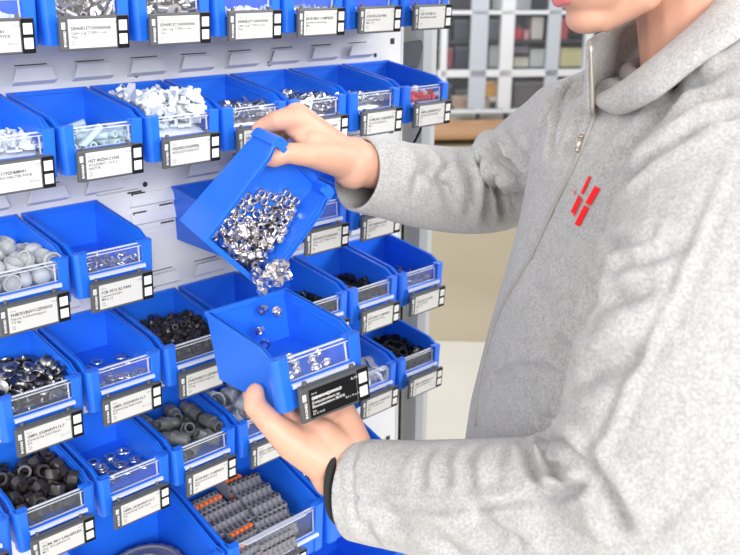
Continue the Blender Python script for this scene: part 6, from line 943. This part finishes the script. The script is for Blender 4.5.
# head: chin placed where the photograph has it, on the body's mid plane
def midd(px, py, off=0.):
    lo, hi = 7., 11.
    for _ in range(40):
        mid = (lo+hi)/2; q = at(px, py, mid)-wp(*OB)
        if q.dot(LB_) > off*P: lo = mid
        else: hi = mid
    return mid
th = math.radians(26); yaw_h = math.radians(4)
Fy = FB*math.cos(yaw_h)+LB_*math.sin(yaw_h); Ly = LB_*math.cos(yaw_h)-FB*math.sin(yaw_h)
FH = Fy*math.cos(th)-ZB*math.sin(th); UH = Fy*math.sin(th)+ZB*math.cos(th)
chin = at(595, 30, midd(595, 30, .12))
HC = chin - (FH*.66-UH*1.0)*P
def hd(f, l, u): return HC+(FH*f+Ly*l+UH*u)*P
MH = Matrix((FH, Ly, UH)).transposed()
def hball(f, l, u, a, b_, c): ball(bm, hd(f, l, u), 0, (a*P, b_*P, c*P), MH, 28)
hball(-.08, 0, .32, .94, .74, .80); hball(.30, 0, -.15, .62, .62, .72); hball(.42, 0, -.55, .44, .50, .42)
hball(.62, 0, -.86, .24, .28, .16); hball(.70, 0, -.56, .20, .30, .20)
for s in (-1, 1):
    limb(bm, [hd(-.08, .60*s, -.30), hd(.05, .58*s, -.58), hd(.34, .42*s, -.82), hd(.60, .14*s, -.92)], [.10, .13, .14, .11])
    hball(.45, .36*s, -.15, .30, .24, .22)
    limb(bm, [hd(-.06, .76*s, .10), hd(-.10, .79*s, -.02), hd(-.05, .74*s, -.20)], [.07, .075, .05])
limb(bm, [hd(.86, 0, .12), hd(.98, 0, -.12), hd(1.02, 0, -.24)], [.07, .10, .13])
for s in (-1, 1): limb(bm, [hd(.92, .10*s, -.28)], [.08])
limb(bm, [hd(-.34, 0, -.2), hd(-.40, 0, -.7), bod(-.26, 0, .55), bod(-.2, 0, -.1)], [.56, .50, .47, .5])
limb(bm, [hd(.34, 0, -.72), hd(.0, 0, -.70)], [.24, .36])
body = fuse(bm, .0024, 5, 'person', [SKIN])
body.transform(Matrix.Translation(-BASE))
person = obj('person', body, loc=BASE, label='worker in a pale grey fleece jacket tipping nuts from one blue bin into another', cat='person')
def wear(name, me, parent=None, label=None):
    me.transform(Matrix.Translation(-BASE)); return obj(name, me, parent or person, label=label)
# lips, eyes, brows, hair
bm = bmesh.new()
for u, f, r in ((-.53, .865, .055), (-.62, .855, .062)):
    limb(bm, [hd(f-.12, -.24, u+.01), hd(f-.02, -.12, u), hd(f+.012, 0, u-.005), hd(f-.02, .12, u), hd(f-.12, .24, u+.01)], [.02, r*.8, r, r*.8, .02])
wear('lips', fuse(bm, .0018, 3, 'lips', [LIP]))
for s in (-1, 1):
    bm = bmesh.new(); ball(bm, hd(.70, .32*s, .12), .115*P); ball(bm, hd(.765, .32*s, .10), .062*P)
    n_ = len(bm.faces)//2
    for i_, f_ in enumerate(bm.faces): f_.material_index = int(i_ >= n_)
    wear('eye', mesh('eye', bm, [WHITEPL, HAIR], smooth=True))
    bm = bmesh.new(); limb(bm, [hd(.80, .16*s, .32), hd(.80, .34*s, .38), hd(.68, .52*s, .32)], [.03, .035, .02]); wear('eyebrow', mesh('eyebrow', bm, HAIR, smooth=True))
bm = bmesh.new(); ball(bm, hd(-.12, 0, .42), 0, (1.0*P, .80*P, .82*P), MH, 32)
for v in [v for v in bm.verts if (v.co-HC).dot(FH) > .35*P and (v.co-HC).dot(UH) < .75*P or (v.co-HC).dot(UH) < -.25*P]: v.co = v.co.lerp(hd(-.1, 0, .3), .25)
wear('hair', mesh('hair', bm, HAIR, smooth=True))

# fleece jacket
def fleece(name, c0, c1):
    m = bpy.data.materials.new(name); m.use_nodes = True; nt = m.node_tree; b = nt.nodes['Principled BSDF']; N = nt.nodes.new; K = nt.links.new
    tc = N('ShaderNodeTexCoord')
    n1 = N('ShaderNodeTexNoise'); n1.inputs['Scale'].default_value = 420; n1.inputs['Detail'].default_value = 5; n1.inputs['Roughness'].default_value = .75
    n2 = N('ShaderNodeTexNoise'); n2.inputs['Scale'].default_value = 90; n2.inputs['Detail'].default_value = 3
    mx = N('ShaderNodeMix'); mx.data_type = 'FLOAT'; mx.inputs['Factor'].default_value = .16
    K(tc.outputs['Object'], n1.inputs['Vector']); K(tc.outputs['Object'], n2.inputs['Vector']); K(n1.outputs['Fac'], mx.inputs['A']); K(n2.outputs['Fac'], mx.inputs['B'])
    r = N('ShaderNodeValToRGB'); r.color_ramp.elements[0].position = .36; r.color_ramp.elements[1].position = .60
    r.color_ramp.elements[0].color = (*c0, 1); r.color_ramp.elements[1].color = (*c1, 1)
    K(mx.outputs['Result'], r.inputs['Fac']); K(r.outputs['Color'], b.inputs['Base Color'])
    k = N('ShaderNodeBump'); k.inputs['Strength'].default_value = .35; k.inputs['Distance'].default_value = .0015
    K(mx.outputs['Result'], k.inputs['Height']); K(k.outputs['Normal'], b.inputs['Normal'])
    b.inputs['Roughness'].default_value = .95; b.inputs['Specular IOR Level'].default_value = .1; b.inputs['Sheen Weight'].default_value = .25; b.inputs['Sheen Roughness'].default_value = .6
    return m
FLEECE = fleece('grey_fleece', (.31, .307, .308), (.53, .525, .52))
def ring_section(z, a, bf, bb, tw, n=48, e=2.25):
    out = []
    for k in range(n):
        t = 2*PI*k/n; c, s = math.cos(t), math.sin(t)
        f = (abs(c)**(2/e))*(1 if c > 0 else -1)*(bf if c > 0 else bb); l = (abs(s)**(2/e))*(1 if s > 0 else -1)*a
        out.append(bod(f, l, z, tw))
    return out
def loft(bm, rings):
    R = [[bm.verts.new(p) for p in r] for r in rings]; n = len(R[0])
    for A, B in zip(R, R[1:]):
        for k in range(n): bm.faces.new((A[k], A[(k+1) % n], B[(k+1) % n], B[k]))
    bm.faces.new(R[0][::-1]); bm.faces.new(R[-1])
bm = bmesh.new()
SEC = [(.62, .60, .50, .55, 13), (.42, .95, .62, .68, 13), (.15, 1.40, .74, .85, 13), (-.2, 1.62, .88, .95, 13), (-.6, 1.68, 0.92, 1.05, 13), (-1.0, 1.68, 1.06, 1.1, 10), (-1.4, 1.66, 1.25, 1.1, 6), (-2.0, 1.62, 1.46, 1.1, 2),
       (-2.8, 1.6, 1.64, 1.1, 0), (-3.6, 1.62, 1.72, 1.1, 0), (-4.4, 1.62, 1.70, 1.1, 0)]
loft(bm, [ring_section(*s) for s in SEC])
limb(bm, [bod(-.30, .55, .80), bod(-.2, 1.0, .50), bod(-.1, 1.45, .12)], [.42, .55, .62])
limb(bm, [bod(-.30, -.5, .72), bod(-.15, -1.0, .38), bod(-.05, -1.4, .05)], [.40, .5, .6])
def sleeve(bm, pts, rad):
    """smooth tube through the joints of a sleeve"""
    P_, R_ = [], []
    n = len(pts)
    for i in range(n-1):
        p0, p1, p2, p3 = pts[max(i-1, 0)], pts[i], pts[i+1], pts[min(i+2, n-1)]
        for k in range(8):
            t = k/8
            P_.append(.5*((2*p1)+(p2-p0)*t+(2*p0-5*p1+4*p2-p3)*t*t+(3*p1-p0-3*p2+p3)*t**3)); R_.append((rad[i]*(1-t)+rad[i+1]*t)*P)
    P_.append(pts[-1]); R_.append(rad[-1]*P)
    tube(bm, P_, R_, 28); return P_, R_
cuffL, cuffR = at(352, 489, 8.24), at(353, 173, 9.82)
slL = [cuffL, at(410, 496, 7.95), at(500, 508, 7.42), at(585, 516, 7.05), at(650, 500, 6.72), at(678, 420, 6.62), at(708, 300, 6.65), at(728, 205, 6.95), bod(.0, 1.0, .1, 13)]
rdL = [.455, .49, .58, .66, .76, .86, .86, .82, .62]
sleeve(bm, slL, rdL)
slR = [cuffR, at(390, 180, 10.15), at(432, 188, 10.6), at(478, 190, 11.1), at(508, 180, 11.45), at(545, 160, 10.9), at(580, 145, 10.1), bod(.0, -.9, .05, 13)]
rdR = [.41, .45, .50, .55, .62, .70, .78, .62]
sleeve(bm, slR, rdR)
# cloth bunched into rolls: laid on a first skin of the jacket, then fused with it
pre = fuse(bm.copy(), .007, 3, 'pre', [FLEECE])
PBV = BVHTree.FromPolygons([v.co.copy() for v in pre.vertices], [tuple(p_.vertices) for p_ in pre.polygons]); bpy.data.meshes.remove(pre)
def roll(pts, r):
    out = []
    for (a_, b_) in zip(pts, pts[1:]):
        for k in range(5):
            q = (FW + (a_[0]+(b_[0]-a_[0])*k/5-370)/F_PX*RT - (a_[1]+(b_[1]-a_[1])*k/5-277.5)/F_PX*UP).normalized(); h = PBV.ray_cast(wp(*CAM), q)
            if h[0] is not None and (not out or (h[0]-out[-1]).length < .05): out.append(h[0]-h[1]*r*P*(.35 if r < .25 else .05))
    n = len(out)
    if n > 3: tube(bm, out, [r*P*(.35+.65*math.sin(PI*(k+.6)/(n+.2))) for k in range(n)], 12)
for pts_, r_ in (([(604, 262), (640, 247), (685, 216)], .11), ([(599, 292), (640, 282), (685, 256)], .11), ([(574, 358), (605, 340), (640, 312), (680, 276)], .16), ([(562, 398), (592, 400), (625, 384)], .12),
  ([(526, 448), (546, 436), (572, 442), (592, 472)], .13), ([(538, 474), (560, 482), (588, 482)], .10), ([(560, 500), (590, 520), (612, 545)], .12),
  ([(485, 133), (491, 150), (508, 168), (530, 184)], .30), ([(500, 125), (520, 146), (545, 160)], .13), ([(446, 146), (450, 184), (464, 222)], .11), ([(469, 149), (474, 190), (481, 229)], .12), ([(424, 147), (434, 170), (454, 200)], .09),
  ([(712, 84), (664, 112), (632, 146), (612, 182)], .13), ([(725, 122), (676, 136), (640, 162), (618, 196)], .12), ([(575, 74), (560, 104), (548, 140)], .09), ([(590, 84), (578, 116), (566, 146)], .08),
  ([(490, 448), (487, 470), (498, 490)], .08), ([(395, 520), (430, 540), (460, 556)], .12), ([(490, 520), (525, 540), (560, 556)], .13)):
    roll(pts_, r_)
jk = fuse(bm, .0033, 6, 'fleece_jacket', [FLEECE], .6)
import numpy as np
# open the cuffs
def open_end(me, c, ax, r):
    b = bmesh.new(); b.from_mesh(me)
    g = [f for f in b.faces if (f.calc_center_median()-c).length < r*2.2]
    es = {e for f in g for e in f.edges}; vs = {v for f in g for v in f.verts}
    bmesh.ops.bisect_plane(b, geom=list(vs)+list(es)+g, plane_co=c-ax*.006, plane_no=ax, clear_outer=True)
    b.to_mesh(me); b.free()
axL = (slL[0]-slL[1]).normalized(); axR = (slR[0]-slR[1]).normalized()
open_end(jk, cuffL, axL, .47*P); open_end(jk, cuffR, axR, .41*P)

def folds(me, lst):
    n = len(me.vertices); co = np.empty(n*3, 'f'); me.vertices.foreach_get('co', co); co = co.reshape(-1, 3)
    nr = np.empty(n*3, 'f'); me.vertices.foreach_get('normal', nr); nr = nr.reshape(-1, 3)
    bv = BVHTree.FromPolygons([tuple(v) for v in co], [tuple(p.vertices) for p in me.polygons])
    cw = wp(*CAM); disp = np.zeros(n, 'f')
    for pts, amp, wid in lst:
        hit = []
        for (a, b) in zip(pts, pts[1:]):
            for k in range(6):
                t = k/6; q = FW + (a[0]+(b[0]-a[0])*t-370)/F_PX*RT - (a[1]+(b[1]-a[1])*t-277.5)/F_PX*UP
                h = bv.ray_cast(cw, q.normalized())
                if h[0] is not None: hit.append(np.array(h[0]))
        if len(hit) < 3: continue
        H = np.array(hit); m = len(H)
        keep = np.ones(m, bool)                      # a ray that slips past an edge lands far away: leave it out
        for i in range(1, m):
            if np.linalg.norm(H[i]-H[i-1]) > .05: keep[i:] = False; break
        H = H[keep]; m = len(H)
        if m < 3: continue
        lo, hi = H.min(0)-wid*3, H.max(0)+wid*3
        idx = np.where(((co > lo) & (co < hi)).all(1))[0]
        best = np.full(len(idx), 9., 'f'); par = np.zeros(len(idx), 'f'); V = co[idx]
        for i in range(m-1):
            d = H[i+1]-H[i]; L2 = max(d@d, 1e-9); t = np.clip(((V-H[i])@d)/L2, 0, 1)
            ds = np.linalg.norm(V-H[i]-t[:, None]*d, axis=1); u = ds < best; best[u] = ds[u]; par[u] = (i+t[u])/(m-1)
        fade = np.clip(np.minimum(par, 1-par)*5+.15, 0, 1)
        amp = amp*1.7
        disp[idx] += amp*np.exp(-(best/wid)**2)*fade
        disp[idx] -= .45*amp*np.exp(-((best-wid*2)/wid)**2)*fade     # cloth pushed up beside a groove
    co2 = co+nr*disp[:, None]
    me.vertices.foreach_set('co', co2.ravel()); me.update()
mm = .001
FOLDS = [
 # upper arm, inside of the elbow
 ([(606, 222), (640, 205), (675, 193)], -4*mm, 7*mm), ([(602, 252), (632, 240), (668, 226)], -4.5*mm, 7*mm), ([(601, 270), (640, 260), (690, 238)], -4*mm, 8*mm),
 ([(594, 300), (630, 292), (665, 275)], -4*mm, 9*mm), ([(570, 356), (600, 340), (640, 312), (665, 285)], 4.5*mm, 8*mm), ([(576, 378), (610, 366), (655, 345)], -4.5*mm, 9*mm),
 ([(558, 398), (572, 424), (582, 446)], -4*mm, 6*mm), ([(595, 476), (606, 495), (616, 516), (622, 538)], -8*mm, 8*mm), ([(583, 447), (592, 462), (595, 477)], -5*mm, 6*mm),
 ([(538, 432), (556, 440), (578, 462), (594, 476)], -7*mm, 6*mm), ([(526, 440), (529, 462), (543, 486)], -6*mm, 5*mm), ([(548, 445), (552, 470), (566, 484)], -5*mm, 5*mm), ([(543, 490), (570, 492), (593, 480)], -4*mm, 5*mm),
 ([(600, 262), (597, 285), (588, 315), (572, 352), (560, 390), (562, 420), (575, 440)], -7*mm, 9*mm),
 # seams of the near sleeve
 ([(733, 150), (702, 232), (678, 288), (655, 335), (630, 388), (604, 445), (594, 472)], 2.2*mm, 4*mm),
 ([(336, 489), (352, 497), (395, 506), (440, 509), (490, 506), (540, 497)], -3.2*mm, 3.2*mm), ([(357, 444), (351, 470), (353, 500), (358, 536)], -2.2*mm, 3*mm),
 ([(372, 507), (405, 528), (440, 547), (470, 560)], -5*mm, 9*mm), ([(465, 512), (495, 533), (535, 553)], -5*mm, 10*mm), ([(362, 520), (372, 540), (380, 556)], -3*mm, 7*mm),
 ([(448, 446), (445, 468), (450, 492)], -3*mm, 7*mm), ([(471, 446), (468, 470), (474, 495)], -2.6*mm, 7*mm), ([(428, 450), (420, 474), (424, 494)], -2.6*mm, 7*mm), ([(498, 446), (492, 470), (498, 490)], -2.5*mm, 7*mm),
 ([(648, 553), (690, 512), (739, 463)], 2.5*mm, 4*mm),
 # shoulder and chest
 ([(735, 62), (692, 84), (652, 118), (622, 152), (604, 182)], -6*mm, 9*mm), ([(738, 112), (692, 124), (650, 150), (622, 184), (608, 214)], -7*mm, 8*mm), ([(735, 85), (700, 100), (660, 130)], -3*mm, 10*mm),
 ([(582, 66), (566, 96), (554, 130), (548, 160)], -3.5*mm, 6*mm), ([(590, 92), (576, 126), (562, 160)], -3*mm, 6*mm), ([(560, 96), (545, 122), (536, 150)], -3*mm, 6*mm),
 ([(604, 262), (585, 290), (560, 312)], -4*mm, 12*mm), ([(486, 398), (494, 378), (514, 368), (545, 368), (558, 376)], -2.6*mm, 4*mm), ([(548, 338), (564, 350), (574, 360)], -4*mm, 7*mm), ([(533, 282), (545, 310), (552, 338)], -3*mm, 12*mm), ([(545, 415), (552, 428), (560, 440)], -3*mm, 6*mm),
 # far sleeve
 ([(416, 144), (424, 164), (446, 186), (462, 222)], -5*mm, 8*mm), ([(440, 148), (444, 178), (452, 196)], -4*mm, 7*mm), ([(479, 150), (483, 196), (489, 232)], -7*mm, 7*mm), ([(495, 160), (498, 200), (505, 224)], -6*mm, 6*mm), ([(462, 146), (466, 180), (474, 224)], -5*mm, 7*mm),
 ([(484, 134), (491, 152), (512, 172), (527, 190)], -9*mm, 8*mm), ([(500, 128), (515, 150), (535, 168)], -4*mm, 8*mm), ([(366, 202), (392, 212), (416, 221), (455, 226)], -2.2*mm, 4*mm), ([(430, 152), (418, 176), (414, 198)], -3*mm, 7*mm),
]
folds(jk, FOLDS)
jo = bpy.data.objects.new('tmp', jk); COL.objects.link(jo)
sd = jo.modifiers.new('s', 'SOLIDIFY'); sd.thickness = .0035; sd.offset = -1
sm = jo.modifiers.new('m', 'SMOOTH'); sm.factor = .4; sm.iterations = 1
_j2 = bpy.data.meshes.new_from_object(jo.evaluated_get(bpy.context.evaluated_depsgraph_get())); bpy.data.objects.remove(jo)
JBV = BVHTree.FromPolygons([v.co.copy() for v in _j2.vertices], [tuple(p.vertices) for p in _j2.polygons])
def on_jacket(px, py, lift=0.):
    q = (FW + (px-370)/F_PX*RT - (py-277.5)/F_PX*UP).normalized(); h = JBV.ray_cast(wp(*CAM), q)
    return (h[0]+h[1]*lift, h[1]) if h[0] is not None else (at(px, py, 8.), -q)
jacket = wear('fleece_jacket', _j2)
# chest emblem: red embroidered bars
bm = bmesh.new()
def emb(quad):
    n = 5; lo, hi = [], []
    for (lst, lift) in ((hi, .0016), (lo, -.001)):
        for j in range(n+1):
            for i in range(n+1):
                u, v = i/n, j/n
                x = (quad[0][0]*(1-u)+quad[1][0]*u)*(1-v)+(quad[3][0]*(1-u)+quad[2][0]*u)*v
                y = (quad[0][1]*(1-u)+quad[1][1]*u)*(1-v)+(quad[3][1]*(1-u)+quad[2][1]*u)*v
                lst.append(bm.verts.new(on_jacket(540+x/3.7, 140+y/3.7, lift)[0]))
    for j in range(n):
        for i in range(n):
            a = j*(n+1)+i; bm.faces.new((hi[a], hi[a+1], hi[a+n+2], hi[a+n+1]))
for q in (((207, 170), (227, 181), (191, 243), (172, 232)), ((168, 241), (186, 251), (149, 322), (132, 311)), ((185, 133), (194, 138), (164, 202), (155, 196)), ((176, 158), (180, 160), (160, 196), (157, 194)),
          ((147, 204), (156, 210), (128, 273), (118, 266)), ((158, 216), (162, 219), (132, 282), (127, 279)), ((133, 190), (139, 182), (134, 200), (128, 208))): emb(q)
wear('chest_emblem', mesh('chest_emblem', bm, mat('red_thread', (1., .006, .008), .8)), jacket)
# zip
ZIPM = mat('zip_tape', (.40, .38, .36), .7, bump=(900, .5, .001)); BRASS = mat('zip_metal', (.55, .50, .42), .4, .8)
zp = [on_jacket(*p_, .001)[0] for p_ in ((598, 104), (596, 116), (590, 130), (584, 145), (578, 158), (572, 172), (563, 190), (555, 206), (546, 226), (538, 244), (530, 260), (520, 276), (511, 291), (503, 306), (496, 322), (491, 338), (486, 355), (482, 372), (479, 390), (477, 408), (476, 426))
      if JBV.ray_cast(wp(*CAM), (FW + (p_[0]-370)/F_PX*RT - (p_[1]-277.5)/F_PX*UP).normalized())[0] is not None]
bm = bmesh.new(); tube(bm, zp, .0021, 8); zipper = wear('zipper', mesh('zipper', bm, ZIPM, smooth=True), jacket)
bm = bmesh.new(); a, b_ = on_jacket(584, 139, .005)[0], on_jacket(582, 152, .006)[0]; limb(bm, [a, b_], [.035, .022]); wear('zip_slider', mesh('zip_slider', bm, BRASS, smooth=True), zipper)
# collar: two flaps round the neck, open in front
def collar(ph, name):
    """ph: list of (angle from the front towards the near side, z low, r low, z high, r high)"""
    rows = []
    for (a, z0, r0, z1, r1, dz) in ph:
        t = math.radians(a); row = []
        for k in range(9):
            s = k/8; r = r0+(r1-r0)*s; z = z0+(z1-z0)*s - dz*s*s
            row.append(bod(math.cos(t)*r+.02, math.sin(t)*r*1.02, z, 13))
        rows.append(row)
    fine = []
    for i in range(len(rows)-1):
        for k in range(5): fine.append([p_.lerp(q_, k/5) for p_, q_ in zip(rows[i], rows[i+1])])
    fine.append(rows[-1])
    return sheet(fine, name, .007)
def sheet(fine, name, thick):
    b = bmesh.new(); V = [[b.verts.new(p_) for p_ in r] for r in fine]
    for A, B in zip(V, V[1:]):
        for k in range(len(A)-1): b.faces.new((A[k], A[k+1], B[k+1], B[k]))
    me = bpy.data.meshes.new(name); b.to_mesh(me); b.free()
    o = bpy.data.objects.new('t', me); COL.objects.link(o)
    s1 = o.modifiers.new('s', 'SOLIDIFY'); s1.thickness = thick; s1.offset = 0
    s2 = o.modifiers.new('u', 'SUBSURF'); s2.levels = 2; s2.render_levels = 2
    out = bpy.data.meshes.new_from_object(o.evaluated_get(bpy.context.evaluated_depsgraph_get())); bpy.data.objects.remove(o)
    out.materials.append(FLEECE)
    for p_ in out.polygons: p_.use_smooth = True
    out.name = name; return out
FARC = [(-3, .36, .76, .98, .84, 0), (-12, .37, .74, .99, .78, 0), (-28, .38, .70, 1.0, .70, 0), (-50, .40, .70, 1.02, .66, 0), (-85, .48, .72, 1.10, .64, 0), (-125, .58, .72, 1.30, .62, 0), (-160, .62, .70, 1.50, .60, 0)]
wear('collar', collar(FARC, 'collar'), jacket)
NR = [((606, 96, 8.02), (614, 108, 7.9)), ((620, 88, 7.82), (626, 112, 7.66)), ((652, 62, 7.45), (657, 98, 7.25)), ((691, 29, 7.30), (696, 66, 7.08)), ((722, 0, 7.30), (740, 34, 7.08)), ((738, -28, 7.7), (768, 0, 7.5)), ((728, -44, 8.15), (755, -18, 8.2))]
rows = []
for (T_, B_) in NR:
    T, B = at(*T_), at(*B_); inn = (wp(*OB)+ZB*.2*P-T); inn.z = 0; inn = inn.normalized()*P
    rows.append([T-ZB*.45*P+inn*.18, T-ZB*.2*P+inn*.16, T-ZB*.05*P+inn*.10, T+inn*-.01, T.lerp(B, .12)-inn*.10, T.lerp(B, .5)-inn*.13, T.lerp(B, .85)-inn*.08, B])
fine = []
for i in range(len(rows)-1):
    p0, p1, p2, p3 = rows[max(i-1, 0)], rows[i], rows[i+1], rows[min(i+2, len(rows)-1)]
    for k in range(6):
        t = k/6; fine.append([.5*((2*b1)+(c1-a1)*t+(2*a1-5*b1+4*c1-d1)*t*t+(3*b1-a1-3*c1+d1)*t**3) for a1, b1, c1, d1 in zip(p0, p1, p2, p3)])
fine.append(rows[-1])
wear('collar', sheet(fine, 'collar', .009), jacket)
zq = [bod(math.cos(math.radians(-2))*(.76+.08*k/8)+.028, math.sin(math.radians(-2))*(.76+.08*k/8)+.012, .36+.62*k/8, 13) for k in range(9)]
bm = bmesh.new(); tube(bm, zq, .0019, 8); wear('zipper', mesh('zipper', bm, BRASS, smooth=True), jacket)
# dark cuff of the garment underneath, at the lower wrist
bm = bmesh.new(); c0 = cuffL+axL*.004
u1 = axL.cross(ZB).normalized(); u2 = axL.cross(u1)
rg = [c0+(u1*math.cos(t)+u2*math.sin(t))*.36*P+UP*.05*P for t in [k*PI/16 for k in range(33)]]; tube(bm, rg, .0045, 10)
wear('inner_cuff', mesh('inner_cuff', bm, mat('dark_knit', (.02, .021, .022), .9), smooth=True), label='black inner cuff')
# shirt under the open collar
bm = bmesh.new(); tube(bm, [bod(math.cos(t)*.50-.16, math.sin(t)*.48, .74-.08*math.cos(t), 13) for t in [k*PI/16 for k in range(33)]], .009, 10)
wear('shirt_collar', mesh('shirt_collar', bm, mat('grey_shirt', (.30, .28, .28), .9), smooth=True))
# trousers and shoes
TROU = mat('dark_trousers', (.03, .035, .05), .85); fl = -OB.z-Z0/P
bm = bmesh.new()
for s in (-1, 1): limb(bm, [bod(.2, .6*s, -4.4), bod(.15, .72*s, -8.6), bod(.0, .78*s, fl+.75)], [.92, .72, .55])
limb(bm, [bod(.2, -.5, -4.2), bod(.2, .5, -4.2)], [.95, .95])
wear('trousers', fuse(bm, .012, 4, 'trousers', [TROU]))
for s in (-1, 1):
    bm = bmesh.new(); limb(bm, [bod(-.35, .78*s, fl+.42), bod(.5, .80*s, fl+.40), bod(1.45, .86*s, fl+.34)], [.42, .40, .32])
    for v in bm.verts: v.co.z = max(v.co.z, .002)
    wear('shoe', fuse(bm, .01, 3, 'shoe', [BLACKPL]))
